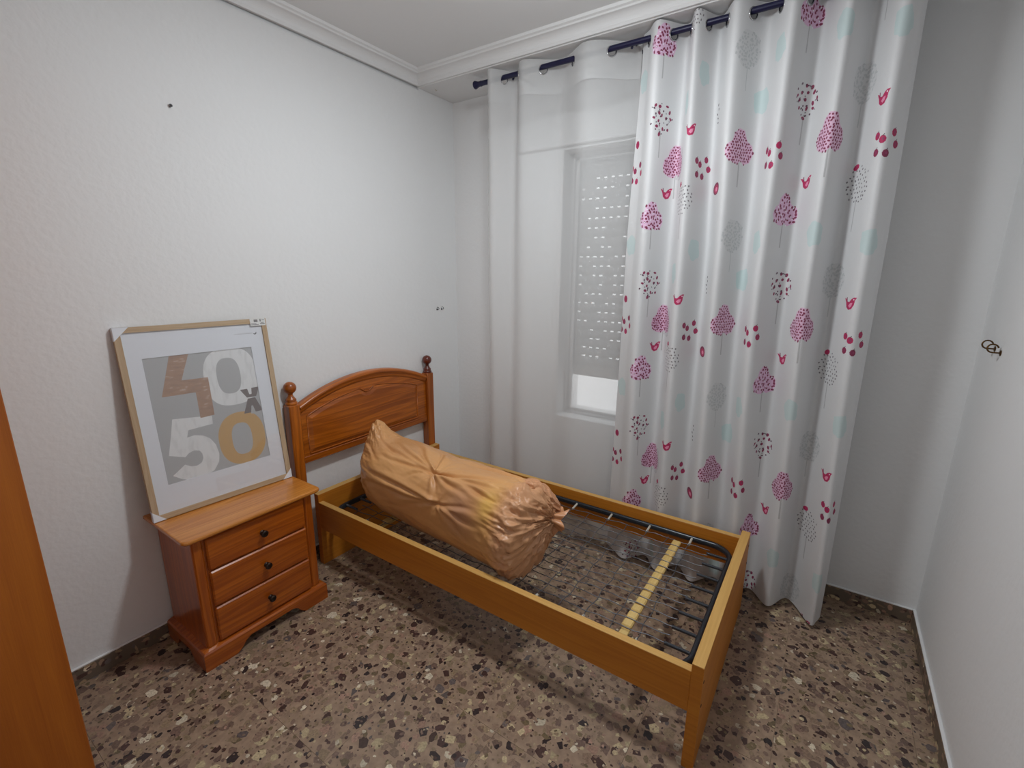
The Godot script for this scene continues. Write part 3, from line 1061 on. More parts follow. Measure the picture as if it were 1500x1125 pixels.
# ------------------------------------------------------------------ bedside cabinet
func build_cabinet() -> void:
	var t := thing("bedside_cabinet", Vector3(0.17, 0, 1.687), "honey pine bedside cabinet with three drawers and dark knobs beside the bed", "cabinet")
	var zc := 1.687
	var b := MB.new()
	b.grain = 1
	b.box(Vector3(0.012, 0.07, zc - 0.249), Vector3(0.328, 0.56, zc + 0.249), 0.006)
	var body := obj("body", b, M.honey, t)
	# stiles either side of the drawers
	for s in [-1.0, 1.0]:
		b = MB.new()
		b.grain = 1
		b.shift = Vector2(0.1, 0.3 * s)
		b.box(Vector3(0.322, 0.085, zc + s * 0.212), Vector3(0.335, 0.557, zc + s * 0.2495), 0.005)
		obj("stile", b, M.honey, body)
	# top board with rounded front corners and a moulded edge
	var top := PackedVector2Array([Vector2(0.0, zc - 0.284)])
	for k in 7:
		var a := -PI / 2 + PI / 2 * k / 6.0
		top.append(Vector2(0.340 + 0.022 * cos(a), zc - 0.262 + 0.022 * sin(a)))
	for k in 7:
		var a := PI / 2 * k / 6.0
		top.append(Vector2(0.340 + 0.022 * cos(a), zc + 0.262 + 0.022 * sin(a)))
	top.append(Vector2(0.0, zc + 0.284))
	var ins := func(d: float) -> PackedVector2Array:
		var o := PackedVector2Array()
		for p in top:
			var q: Vector2 = p - Vector2(0.18, zc)
			o.append(Vector2(0.18 + q.x - (d if p.x > 0.01 else 0.0) * signf(q.x), zc + q.y - d * signf(q.y)))
		return o
	b = MB.new()
	b.grain = 2
	b.shift = Vector2(0.05, 0.12)
	var lev := [[0.014, 0.557], [0.004, 0.5615], [0.0, 0.567], [0.0, 0.573], [0.0015, 0.5775], [0.005, 0.579]]
	for k in lev.size() - 1:
		b.band(ins.call(lev[k][0]), 1, lev[k][1], ins.call(lev[k + 1][0]), lev[k + 1][1])
	for e in [[0, Vector3.DOWN], [lev.size() - 1, Vector3.UP]]:
		var ring: PackedVector2Array = ins.call(lev[e[0]][0])
		var tr := Geometry2D.triangulate_polygon(ring)
		for k in range(0, tr.size(), 3):
			b.face([b.at3(ring[tr[k]], 1, lev[e[0]][1]), b.at3(ring[tr[k + 1]], 1, lev[e[0]][1]), b.at3(ring[tr[k + 2]], 1, lev[e[0]][1])], e[1])
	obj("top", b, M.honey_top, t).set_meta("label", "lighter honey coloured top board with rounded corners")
	# drawers: bevelled fronts
	var k := 0
	for d in [[0.413, 0.549], [0.252, 0.405], [0.092, 0.244]]:
		b = MB.new()
		b.grain = 2
		b.shift = Vector2(0.21 * k, 0.17 * k)
		b.box(Vector3(0.10, d[0], zc - 0.206), Vector3(0.342, d[1], zc + 0.203), 0.005)
		var dr := obj("drawer", b, M.honey, t)
		b = MB.new()
		b.lathe(PackedVector2Array([Vector2(0.011, 0.0), Vector2(0.011, 0.002), Vector2(0.006, 0.004), Vector2(0.0055, 0.011), Vector2(0.011, 0.015), Vector2(0.0145, 0.019), Vector2(0.0145, 0.023), Vector2(0.011, 0.027), Vector2(0.0, 0.0285)]), Vector3(0.3415, (d[0] + d[1]) * 0.5 - 0.004, zc - 0.010), Vector3.RIGHT, 20)
		obj("knob", b, M.bronze, dr)
		k += 1
	# plinth with cut-out feet and sloped top
	b = MB.new()
	b.grain = 2
	b.shift = Vector2(0.33, 0.4)
	var fr := PackedVector2Array([Vector2(zc - 0.273, 0), Vector2(zc - 0.158, 0), Vector2(zc - 0.135, 0.018), Vector2(zc - 0.118, 0.04), Vector2(zc - 0.098, 0.05), Vector2(zc + 0.092, 0.05), Vector2(zc + 0.112, 0.04), Vector2(zc + 0.130, 0.018), Vector2(zc + 0.153, 0), Vector2(zc + 0.273, 0), Vector2(zc + 0.273, 0.074), Vector2(zc - 0.273, 0.074)])
	b.prism(fr, 0, 0.333, 0.353)
	b.grain = 0
	for s in [-1.0, 1.0]:
		var sd := PackedVector2Array([Vector2(0.012, 0), Vector2(0.085, 0), Vector2(0.105, 0.018), Vector2(0.12, 0.042), Vector2(0.225, 0.042), Vector2(0.245, 0.018), Vector2(0.265, 0), Vector2(0.334, 0), Vector2(0.334, 0.074), Vector2(0.012, 0.074)])
		b.prism(sd, 2, zc + s * 0.253, zc + s * 0.273)
	b.grain = 2
	var r0 := PackedVector2Array([Vector2(0.012, zc - 0.273), Vector2(0.353, zc - 0.273), Vector2(0.353, zc + 0.273), Vector2(0.012, zc + 0.273)])
	var r1 := PackedVector2Array([Vector2(0.012, zc - 0.268), Vector2(0.348, zc - 0.268), Vector2(0.348, zc + 0.268), Vector2(0.012, zc + 0.268)])
	var r2 := PackedVector2Array([Vector2(0.012, zc - 0.248), Vector2(0.330, zc - 0.248), Vector2(0.330, zc + 0.248), Vector2(0.012, zc + 0.248)])
	b.band(r0, 1, 0.074, r1, 0.081)
	for i in 4:
		var j := (i + 1) % 4
		b.face([b.at3(r1[i], 1, 0.081), b.at3(r1[j], 1, 0.081), b.at3(r2[j], 1, 0.0865), b.at3(r2[i], 1, 0.0865)], Vector3.UP)
	obj("plinth", b, M.honey, t)

# ------------------------------------------------------------------ picture
func build_picture() -> void:
	# built flat in its own axes (x right, y up, z towards the viewer; metres), then leaned on the wall
	var t := thing("picture_frame", Vector3(0.127, 0.582, 1.6908), "pale wood picture frame with grey number print leaning on the wall above the cabinet", "picture frame")
	t.basis = Basis(Vector3.UP, PI / 2 - 0.06) * Basis(Vector3.RIGHT, -0.117)
	var w := 0.5575
	var h := 0.7653
	var th := 0.018
	var fw := 0.021
	var put := func(called: String, b: MB, m: Material, parent: Node3D) -> MeshInstance3D:
		var o := MeshInstance3D.new()
		o.name = called
		o.mesh = b.done()
		o.set_surface_override_material(0, m)
		parent.add_child(o, true)
		return o
	var hw := w / 2
	for e in [[0, Vector2(-hw, 0), Vector2(hw, 0), Vector2(hw - fw, fw), Vector2(-hw + fw, fw)], [0, Vector2(-hw, h), Vector2(hw, h), Vector2(hw - fw, h - fw), Vector2(-hw + fw, h - fw)], [1, Vector2(-hw, 0), Vector2(-hw, h), Vector2(-hw + fw, h - fw), Vector2(-hw + fw, fw)], [1, Vector2(hw, 0), Vector2(hw, h), Vector2(hw - fw, h - fw), Vector2(hw - fw, fw)]]:
		var b := MB.new()
		b.grain = e[0]
		b.prism(PackedVector2Array([e[1], e[2], e[3], e[4]]), 2, -th, 0.0)
		put.call("frame_bar", b, M.frame, t)
	var b := MB.new()
	b.box(Vector3(-hw + 0.006, 0.006, -0.016), Vector3(hw - 0.006, h - 0.006, -0.013))
	put.call("backing", b, flat(rgb(150, 120, 84), 0.8), t)
	# passe-partout with a bevelled window
	var ox0 := -hw + 0.072
	var ox1 := -hw + 0.4775
	var oy0 := 0.130
	var oy1 := 0.6415
	b = MB.new()
	var mz := -0.007
	b.box(Vector3(-hw + fw - 0.004, fw - 0.004, mz - 0.003), Vector3(ox0, h - fw + 0.004, mz))
	b.box(Vector3(ox1, fw - 0.004, mz - 0.003), Vector3(hw - fw + 0.004, h - fw + 0.004, mz))
	b.box(Vector3(ox0, fw - 0.004, mz - 0.003), Vector3(ox1, oy0, mz))
	b.box(Vector3(ox0, oy1, mz - 0.003), Vector3(ox1, h - fw + 0.004, mz))
	var mat := put.call("passe_partout", b, flat(rgb(226, 229, 236), 0.7), t) as MeshInstance3D
	b = MB.new()
	b.own_uv = true
	var pz := mz - 0.0035
	b.tri(Vector3(ox0 - 0.004, oy0 - 0.004, pz), Vector3(ox1 + 0.004, oy0 - 0.004, pz), Vector3(ox1 + 0.004, oy1 + 0.004, pz), Vector3.BACK, Vector3.BACK, Vector3.BACK, Vector2(0, 1), Vector2(1, 1), Vector2(1, 0))
	b.tri(Vector3(ox0 - 0.004, oy0 - 0.004, pz), Vector3(ox1 + 0.004, oy1 + 0.004, pz), Vector3(ox0 - 0.004, oy1 + 0.004, pz), Vector3.BACK, Vector3.BACK, Vector3.BACK, Vector2(0, 1), Vector2(1, 0), Vector2(0, 0))
	var pm := flat(Color(1, 1, 1), 0.7)
	pm.albedo_texture = print_image()
	pm.texture_repeat = false
	put.call("print", b, pm, t)
	b = MB.new()
	b.box(Vector3(-hw + fw - 0.003, fw - 0.003, -0.006), Vector3(hw - fw + 0.003, h - fw + 0.003, -0.0045))
	put.call("pane", b, M.pane, t)
	# printed line and crescent on the passe-partout
	b = MB.new()
	b.box(Vector3(-hw + 0.415, 0.7015, mz), Vector3(-hw + 0.492, 0.7028, mz + 0.0002))
	b.box(Vector3(-hw + 0.43, 0.7055, mz), Vector3(-hw + 0.49, 0.7061, mz + 0.0002))
	put.call("printed_line", b, flat(rgb(150, 150, 152), 0.7), mat)
	b = MB.new()
	var cr := PackedVector2Array()
	for k in 13:
		var a := PI + 0.35 + (PI - 0.1) * k / 12.0
		cr.append(Vector2(-hw + 0.503 + 0.0075 * cos(a), 0.703 + 0.0075 * sin(a)))
	for k in 13:
		var a := TAU + 0.25 - (PI - 0.1) * k / 12.0
		cr.append(Vector2(-hw + 0.5015 + 0.0068 * cos(a), 0.7055 + 0.0062 * sin(a)))
	b.prism(cr, 2, mz, mz + 0.0003)
	put.call("printed_crescent", b, flat(rgb(40, 40, 46), 0.7), mat)
	# white card corner guards on three corners
	for e in [[-hw, h, 1, -1], [-hw, 0, 1, 1], [hw, 0, -1, 1]]:
		b = MB.new()
		var cx: float = e[0]
		var cy: float = e[1]
		var s: float = 0.050 if cy > 0 else 0.042
		b.prism(PackedVector2Array([Vector2(cx - e[2] * 0.001, cy - e[3] * 0.001), Vector2(cx + e[2] * s, cy - e[3] * 0.001), Vector2(cx - e[2] * 0.001, cy + e[3] * s)]), 2, 0.0, 0.0012)
		b.prism(PackedVector2Array([Vector2(cx - e[2] * 0.001, cy), Vector2(cx - e[2] * 0.001, cy + e[3] * s), Vector2(cx, cy + e[3] * s), Vector2(cx, cy)]), 2, -th, 0.0012)
		b.prism(PackedVector2Array([Vector2(cx, cy - e[3] * 0.001), Vector2(cx + e[2] * s, cy - e[3] * 0.001), Vector2(cx + e[2] * s, cy), Vector2(cx, cy)]), 2, -th, 0.0012)
		put.call("corner_guard", b, flat(rgb(232, 236, 242), 0.55), t)
	# paper price sticker on the fourth corner
	b = MB.new()
	b.own_uv = true
	var sx0 := hw - 0.070
	var sy0 := h - 0.032
	var sx1 := hw - 0.004
	var sy1 := h + 0.001
	b.box(Vector3(sx0, sy0, 0.0002), Vector3(sx1, sy1, 0.001))
	var stick := put.call("sticker", b, flat(rgb(226, 226, 224), 0.6), t) as MeshInstance3D
	b = MB.new()
	for e in [[0.03, 0.12, 0.55, 0.2], [0.06, 0.3, 0.4, 0.37], [0.25, 0.5, 0.5, 0.85], [0.64, 0.55, 0.72, 0.9], [0.78, 0.7, 0.95, 0.78], [0.64, 0.18, 0.95, 0.3], [0.7, 0.36, 0.9, 0.44]]:
		b.box(Vector3(lerpf(sx0, sx1, e[0]), lerpf(sy0, sy1, e[1]), 0.001), Vector3(lerpf(sx0, sx1, e[2]), lerpf(sy0, sy1, e[3]), 0.0012))
	put.call("printed_marks", b, flat(rgb(130, 130, 130), 0.6), stick)

func print_image() -> ImageTexture:
	# the print, in centimetres from the frame's lower left corner
	var iw := 820
	var ih := 1038
	var im := Image.create(iw, ih, false, Image.FORMAT_RGB8)
	var x0 := 6.8
	var y0 := 64.55
	var k := iw / 41.35
	var P := func(a: Array) -> PackedVector2Array:
		var o := PackedVector2Array()
		for i in range(0, a.size(), 2):
			o.append(Vector2((a[i] - x0) * k, (y0 - a[i + 1]) * k))
		return o
	var C := func(x: float, y: float) -> Vector2: return Vector2((x - x0) * k, (y0 - y) * k)
	var grey := rgb(172, 173, 175)
	var white := rgb(228, 229, 230)
	var brown := rgb(164, 122, 90)
	var coal := rgb(96, 82, 80)
	var gold := rgb(196, 152, 74)
	im.fill(grey)
	paint_poly(im, oval(C.call(37.6, 52.2), Vector2(10.7, 12.7) * k, 0, 60, 2.6), white)
	paint_poly(im, oval(C.call(36.6, 52.7), Vector2(4.75, 7.9) * k, 0, 60, 2.6), grey)
	paint_poly(im, P.call([13.0, 38.6, 27.2, 36.9, 27.0, 33.3, 17.7, 32.8, 16.8, 29.9, 19.5, 30.2, 22.5, 29.3, 25.0, 27.3, 26.7, 24.0, 27.3, 19.7, 26.6, 16.2, 24.3, 13.2, 20.2, 11.7, 15.7, 11.6, 12.2, 13.4, 9.4, 15.7, 14.3, 19.0, 16.0, 17.7, 18.2, 17.2, 20.2, 18.0, 21.1, 19.8, 21.0, 21.8, 20.2, 23.3, 18.4, 23.9, 16.3, 23.3, 14.9, 22.0, 9.4, 24.2, 11.2, 31.0]), white)
	paint_poly(im, oval(C.call(37.7, 24.2), Vector2(9.7, 11.8) * k, 0, 60, 2.3), gold)
	paint_poly(im, oval(C.call(37.5, 23.9), Vector2(4.2, 7.2) * k, 0, 60, 2.6), grey)
	paint_poly(im, P.call([16.6, 65.5, 22.9, 65.5, 22.9, 64.0, 18.8, 53.7, 28.5, 53.4, 28.3, 37.0, 22.9, 36.8, 23.0, 47.9, 11.1, 48.1]), brown)
	# worn inking on the brown figure
	var rng := RandomNumberGenerator.new()
	rng.seed = 31
	var nz := noise(0.012, 4, FastNoiseLite.TYPE_SIMPLEX_SMOOTH, 4)
	for y in ih:
		for x in iw:
			var c := im.get_pixel(x, y)
			if absf(c.r - brown.r) < 0.02 and absf(c.b - brown.b) < 0.02:
				var v := nz.get_noise_2d(x * 0.7, y * 2.2)
				if v > 0.34:
					im.set_pixel(x, y, brown.lerp(rgb(200, 180, 165), clampf((v - 0.34) * 4.0, 0, 0.6)))
				else:
					im.set_pixel(x, y, brown.lerp(rgb(130, 98, 80), clampf(-v * 0.9, 0, 1)))
			elif absf(c.r - white.r) < 0.01:
				var v2 := nz.get_noise_2d(x * 1.5 + 400.0, y * 0.5)
				im.set_pixel(x, y, white.darkened(clampf(v2 * 0.10, 0, 0.06)))
	# small x in dark letterpress: a broken upper and lower half
	paint_poly(im, P.call([40.0, 45.6, 43.0, 45.6, 43.6, 44.0, 44.6, 45.7, 48.2, 45.7, 46.4, 41.6, 42.4, 41.6]), coal)
	paint_poly(im, P.call([42.6, 41.1, 45.8, 41.1, 48.2, 34.6, 45.0, 34.5, 44.0, 37.6, 43.2, 34.6, 40.0, 34.6]), coal)
	paint_poly(im, P.call([43.0, 45.9, 44.9, 45.9, 44.6, 42.9, 43.6, 42.9]), white)
	paint_poly(im, P.call([42.9, 34.0, 45.1, 34.0, 44.3, 37.6, 43.6, 37.6]), grey)
	return ImageTexture.create_from_image(im)

# ------------------------------------------------------------------ curtains
const PRINT_PERIOD := 0.719

func curve_at(C: Array, t: float) -> Vector2:
	var n := C.size() - 1
	var i := mini(int(t), n - 1)
	var f := t - i
	var p0: Vector2 = C[maxi(i - 1, 0)]
	var p1: Vector2 = C[i]
	var p2: Vector2 = C[i + 1]
	var p3: Vector2 = C[mini(i + 2, n)]
	return 0.5 * (2.0 * p1 + (p2 - p0) * f + (2.0 * p0 - 5.0 * p1 + 4.0 * p2 - p3) * f * f + (3.0 * p1 - p0 - 3.0 * p2 + p3) * f * f * f)

func drape(top_c: Array, mid_c: Array, low_c: Array, y_top: float, y_low: float, length: float, nu: int, heads: Array) -> MB:
	# a sheet hanging in folds; u follows the cloth's own length
	var n := mid_c.size() - 1
	var ts := []
	var acc := [0.0]
	var prev := curve_at(mid_c, 0)
	for k in range(1, 1001):
		var p := curve_at(mid_c, n * k / 1000.0)
		acc.append(acc[-1] + p.distance_to(prev))
		prev = p
	var j := 0
	for i in nu + 1:
		var want: float = acc[-1] * i / nu
		while j < 999 and acc[j + 1] < want:
			j += 1
		ts.append(n * (j + clampf((want - acc[j]) / maxf(acc[j + 1] - acc[j], 1e-9), 0, 1)) / 1000.0)
	var nv := 96
	var b := MB.new()
	var y_of := func(w: float) -> float:
		return y_top - (0.16 * w / 0.25 if w < 0.25 else 0.16 + (y_top - y_low - 0.16) * (w - 0.25) / 0.75)
	var f := func(u: float, w: float) -> Vector3:
		var i := int(round(u * nu))
		var y: float = y_of.call(w)
		var t: float = ts[i]
		var a := curve_at(top_c, t)
		var m := curve_at(mid_c, t)
		var l := curve_at(low_c, t)
		var q: Vector2
		if y > 1.55:
			q = m.lerp(a, smoothstep(0.0, 1.0, (y - 1.55) / (y_top - 1.55)))
		else:
			q = m.lerp(l, smoothstep(0.0, 1.0, (1.55 - y) / (1.55 - y_low)))
		q += Vector2(0, 0.0035 * sin(y * 4.3 + t * 2.1))
		return Vector3(q.x, y, q.y)
	var skip := func(p: Vector3) -> bool:
		if p.y < y_top - 0.1:
			return false
		for h in heads:
			if p.distance_to(h[0]) < 0.0195:
				return true
		return false
	# cloth coordinates: u along the width, v by height so that the print repeats
	b.own_uv = true
	var P := []
	for r in nv + 1:
		var row := PackedVector3Array()
		for i in nu + 1:
			row.append(f.call(float(i) / nu, float(r) / nv))
		P.append(row)
	for r in nv:
		for i in nu:
			if skip.call((P[r][i] + P[r + 1][i + 1]) * 0.5):
				continue
			var c := [[r, i], [r, i + 1], [r + 1, i + 1], [r + 1, i]]
			var pos := []
			var nor := []
			var tex := []
			for q in c:
				var R: int = q[0]
				var I: int = q[1]
				pos.append(P[R][I])
				var du: Vector3 = P[R][mini(I + 1, nu)] - P[R][maxi(I - 1, 0)]
				var dv: Vector3 = P[mini(R + 1, nv)][I] - P[maxi(R - 1, 0)][I]
				nor.append(dv.cross(du).normalized())
				tex.append(Vector2(float(I) / nu * length, 1.0 - P[R][I].y / PRINT_PERIOD))
			b.tri(pos[0], pos[1], pos[2], nor[0], nor[1], nor[2], tex[0], tex[1], tex[2])
			b.tri(pos[0], pos[2], pos[3], nor[0], nor[2], nor[3], tex[0], tex[2], tex[3])
	return b

func eyelets(C: Array, y: float, z: float) -> Array: # where the folds cross the rod: [centre, direction across the cloth]
	var o := []
	var n := C.size() - 1
	var prev := curve_at(C, 0)
	for k in range(1, 601):
		var p := curve_at(C, n * k / 600.0)
		if (prev.y - z) * (p.y - z) < 0.0:
			var f := (z - prev.y) / (p.y - prev.y)
			var q := prev.lerp(p, f)
			var d := (p - prev).normalized()
			o.append([Vector3(q.x, y, z), Vector3(-d.y, 0, d.x)])
		prev = p
	return o

func build_curtains() -> void:
	var rod_y := 2.567
	var rod_z := 0.26
	# rod
	var rod := thing("curtain_rod", Vector3(1.4, rod_y, rod_z), "navy blue metal curtain rod below the ceiling box, carrying both curtains", "curtain rod")
	var b := MB.new()
	b.tube(PackedVector3Array([Vector3(0.43, rod_y + 0.004, rod_z), Vector3(2.46, rod_y, rod_z)]), 0.0125, 16)
	obj("pole", b, M.rod, rod)
	for e in [[0.43, -1.0], [2.46, 1.0]]:
		b = MB.new()
		b.lathe(PackedVector2Array([Vector2(0.0125, -0.01), Vector2(0.0145, 0.0), Vector2(0.0128, 0.006), Vector2(0.014, 0.018), Vector2(0.0185, 0.032), Vector2(0.021, 0.040), Vector2(0.019, 0.044), Vector2(0.0, 0.046)]), Vector3(e[0], rod_y + (0.004 if e[1] < 0 else 0.0), rod_z), Vector3(e[1], 0, 0), 20)
		obj("end_cap", b, M.rod, rod)
	for x in [0.635, 1.29, 2.40]:
		b = MB.new()
		b.tube(PackedVector3Array([Vector3(x, rod_y + 0.02, 0.028 if x < 2.1 and x > 0.54 else 0.0), Vector3(x, rod_y + 0.02, 0.2), Vector3(x, rod_y + 0.012, 0.235), Vector3(x, rod_y - 0.012, 0.247)]), 0.006, 8)
		obj("bracket", b, M.rod, rod)
	# printed curtain
	var top := [Vector2(1.335, 0.225), Vector2(1.37, 0.25), Vector2(1.435, 0.315), Vector2(1.525, 0.215), Vector2(1.59, 0.315), Vector2(1.66, 0.205), Vector2(1.742, 0.315), Vector2(1.845, 0.205), Vector2(1.94, 0.32), Vector2(2.025, 0.205), Vector2(2.115, 0.315), Vector2(2.195, 0.2), Vector2(2.265, 0.315), Vector2(2.315, 0.285), Vector2(2.335, 0.25)]
	var mid := [Vector2(1.31, .215), Vector2(1.36, .25), Vector2(1.435, .325), Vector2(1.52, .20), Vector2(1.61, .325), Vector2(1.69, .20), Vector2(1.77, .325), Vector2(1.855, .205), Vector2(1.935, .33), Vector2(2.025, .205), Vector2(2.115, .325), Vector2(2.195, .19), Vector2(2.275, .325), Vector2(2.325, .285), Vector2(2.345, .25)]
	var low := [Vector2(1.305, .225), Vector2(1.36, .26), Vector2(1.44, .315), Vector2(1.525, .215), Vector2(1.615, .31), Vector2(1.7, .21), Vector2(1.79, .305), Vector2(1.88, .20), Vector2(1.965, .285), Vector2(2.05, .195), Vector2(2.142, .285), Vector2(2.215, .175), Vector2(2.312, .312), Vector2(2.338, .275), Vector2(2.352, .235)]
	var rings := eyelets(top, rod_y - 0.009, rod_z)
	var cur := thing("printed_curtain", Vector3(1.83, 0.0, 0.26), "white eyelet curtain printed with pink trees, birds and apples right of the window", "curtain")
	var cloth := flat(Color(1, 1, 1), 0.62)
	cloth.albedo_texture = curtain_print()
	cloth.backlight_enabled = true
	cloth.backlight = Color(0.12, 0.12, 0.12)
	cloth.cull_mode = BaseMaterial3D.CULL_DISABLED
	obj("cloth", drape(top, mid, low, 2.606, 0.022, 1.0, 260, rings), cloth, cur)
	for r in rings:
		obj("eyelet", ring_shape(r), M.chrome, cur)
	# sheer curtain
	var st := [Vector2(0.487, 0.275), Vector2(0.54, 0.315), Vector2(0.635, 0.215), Vector2(0.74, 0.315), Vector2(0.915, 0.215), Vector2(1.10, 0.312), Vector2(1.265, 0.205), Vector2(1.318, 0.185)]
	var sm := [Vector2(0.487, 0.27), Vector2(0.545, 0.305), Vector2(0.63, 0.235), Vector2(0.735, 0.29), Vector2(0.91, 0.235), Vector2(1.09, 0.285), Vector2(1.265, 0.205), Vector2(1.318, 0.17)]
	var sl := [Vector2(0.489, 0.265), Vector2(0.55, 0.30), Vector2(0.635, 0.235), Vector2(0.735, 0.285), Vector2(0.91, 0.235), Vector2(1.09, 0.28), Vector2(1.265, 0.20), Vector2(1.318, 0.165)]
	var sr := eyelets(st, rod_y - 0.009, rod_z)
	var sh := thing("sheer_curtain", Vector3(0.95, 0.0, 0.26), "plain white sheer eyelet curtain hanging in front of the shuttered window", "curtain")
	obj("cloth", drape(st, sm, sl, 2.604, 0.03, 1.0, 160, sr), M.sheer, sh)
	var band := func(c: Array) -> Array:
		var o := []
		for p in c:
			o.append(p + Vector2(0, 0.0025))
		return o
	obj("heading_tape", drape(band.call(st), band.call(st), band.call(st), 2.604, 2.475, 1.0, 160, sr), M.sheer, sh)
	for r in sr:
		obj("eyelet", ring_shape(r), M.chrome, sh)

func ring_shape(r: Array) -> MB:
	var b := MB.new()
	var nrm: Vector3 = r[1]
	var e1 := nrm.cross(Vector3.UP).normalized()
	var p := PackedVector3Array()
	for k in 24:
		var a := TAU * k / 24.0
		p.append(r[0] + (e1 * cos(a) + Vector3.UP * sin(a)) * 0.0215)
	b.tube(p, 0.0036, 8, true)
	return b

func curtain_print() -> ImageTexture:
	var iw := 2048
	var ih := 1024
	var len_m := 1.8427
	var kx := iw / len_m
	var ky := ih / PRINT_PERIOD
	var im := Image.create(iw, ih, false, Image.FORMAT_RGB8)
	im.fill(rgb(216, 216, 217))
	var rng := RandomNumberGenerator.new()
	rng.seed = 90
	var maroon := rgb(130, 46, 78)
	var berry := rgb(186, 40, 92)
	var pink := rgb(224, 186, 214)
	var ash := rgb(122, 118, 122)
	var teal := rgb(199, 214, 214)
	var mist := rgb(192, 194, 195)
	var stem := rgb(182, 181, 182)
	var S := func(c: Vector2, pts: PackedVector2Array, colr: Color) -> void: # a shape in metres round c, y up; wraps with the repeat
		for w in [-1, 0, 1]:
			var o := PackedVector2Array()
			for p in pts:
				o.append(Vector2((c.x + p.x) * kx, (PRINT_PERIOD - (c.y + p.y) + w * PRINT_PERIOD) * ky))
			paint_poly(im, o, colr)
	var dot := func(c: Vector2, at: Vector2, r: Vector2, turn: float, colr: Color) -> void:
		S.call(c, oval(at, r, turn, 9), colr)
	var heart := func(w: float, h: float) -> PackedVector2Array: # three-lobed crown
		return PackedVector2Array([Vector2(-0.1, -1), Vector2(-0.45, -0.95), Vector2(-0.85, -0.75), Vector2(-1, -0.3), Vector2(-0.85, 0.1), Vector2(-0.58, 0.28), Vector2(-0.48, 0.68), Vector2(-0.15, 0.98), Vector2(0.28, 0.9), Vector2(0.52, 0.36), Vector2(0.9, 0.1), Vector2(1, -0.35), Vector2(0.8, -0.85), Vector2(0.35, -1), Vector2(0.1, -0.8)]) if w == 0.0 else scaled([Vector2(-0.1, -1), Vector2(-0.45, -0.95), Vector2(-0.85, -0.75), Vector2(-1, -0.3), Vector2(-0.85, 0.1), Vector2(-0.58, 0.28), Vector2(-0.48, 0.68), Vector2(-0.15, 0.98), Vector2(0.28, 0.9), Vector2(0.52, 0.36), Vector2(0.9, 0.1), Vector2(1, -0.35), Vector2(0.8, -0.85), Vector2(0.35, -1), Vector2(0.1, -0.8)], w, h)
	var fill_dots := func(c: Vector2, shape: PackedVector2Array, step: float, r: float, colr: Color, jit: float) -> void:
		var y := -0.09
		var row := 0
		while y < 0.09:
			var x := -0.09 + (step * 0.5 if row % 2 else 0.0)
			while x < 0.09:
				var p := Vector2(x + rng.randf_range(-jit, jit) * step, y + rng.randf_range(-jit, jit) * step)
				if Geometry2D.is_point_in_polygon(p, shape):
					dot.call(c, p, Vector2(r * rng.randf_range(0.8, 1.3), r * rng.randf_range(0.6, 0.9)), rng.randf() * PI, colr)
				x += step
			y += step * 0.85
			row += 1
	# pale shapes first
	for e in [[0.04, 0.25], [0.42, 0.118], [0.56, 0.222], [0.95, 0.091], [1.045, 0.247], [1.402, 0.270], [1.745, 0.235]]:
		var c := Vector2(e[0], e[1])
		S.call(c, oval(Vector2.ZERO, Vector2(0.037, 0.046), 0.2, 26, 2.6, 0.07, e[0] * 9.0), teal)
	for e in [[0.86, 0.276], [1.57, 0.094], [0.36, 0.60]]:
		var c := Vector2(e[0], e[1])
		var o := oval(Vector2.ZERO, Vector2(0.064, 0.068), 0.0, 26, 2.0, 0.05, e[0] * 5.0)
		S.call(c, o, mist.lerp(rgb(216, 216, 217), 0.72))
		fill_dots.call(c, o, 0.014, 0.0052, mist, 0.4)
		S.call(c, PackedVector2Array([Vector2(-0.002, -0.15), Vector2(0.002, -0.15), Vector2(0.002, -0.06), Vector2(-0.002, -0.06)]), mist)
	# pink trees with a loose crown
	for e in [[0.205, 0.377], [1.197, 0.375]]:
		var c := Vector2(e[0], e[1])
		var o: PackedVector2Array = heart.call(0.072, 0.064)
		S.call(c, PackedVector2Array([Vector2(-0.003, -0.15), Vector2(0.004, -0.15), Vector2(0.003, -0.04), Vector2(-0.003, -0.04)]), stem)
		S.call(c, o, pink)
		fill_dots.call(c, o, 0.0175, 0.0058, maroon, 0.35)
		fill_dots.call(c, o, 0.029, 0.0036, rgb(240, 236, 244), 0.4)
	# closely dotted trees
	for e in [[0.326, 0.618, 0.7], [0.858, 0.635, 1.0], [1.408, 0.637, 1.0]]:
		var c := Vector2(e[0], e[1])
		var o: PackedVector2Array = heart.call(0.076, 0.070)
		S.call(c, PackedVector2Array([Vector2(-0.003, -0.16), Vector2(0.004, -0.16), Vector2(0.003, -0.05), Vector2(-0.003, -0.05)]), stem)
		S.call(c, o, rgb(222, 184, 208))
		fill_dots.call(c, o, 0.0135, 0.0048, maroon, 0.2)
	# trees made of scattered apples
	for e in [[0.218, 0.068], [1.234, 0.064]]:
		var c := Vector2(e[0], e[1])
		var o := oval(Vector2.ZERO, Vector2(0.068, 0.068), 0.0, 20)
		S.call(c, PackedVector2Array([Vector2(-0.0025, -0.16), Vector2(0.003, -0.16), Vector2(0.003, -0.05), Vector2(-0.0025, -0.05)]), stem)
		fill_dots.call(c, o, 0.033, 0.0078, berry.lerp(maroon, 0.85), 0.3)
		fill_dots.call(c, o, 0.031, 0.0045, rgb(84, 50, 70), 0.42)
		fill_dots.call(c, o, 0.036, 0.0038, ash, 0.42)
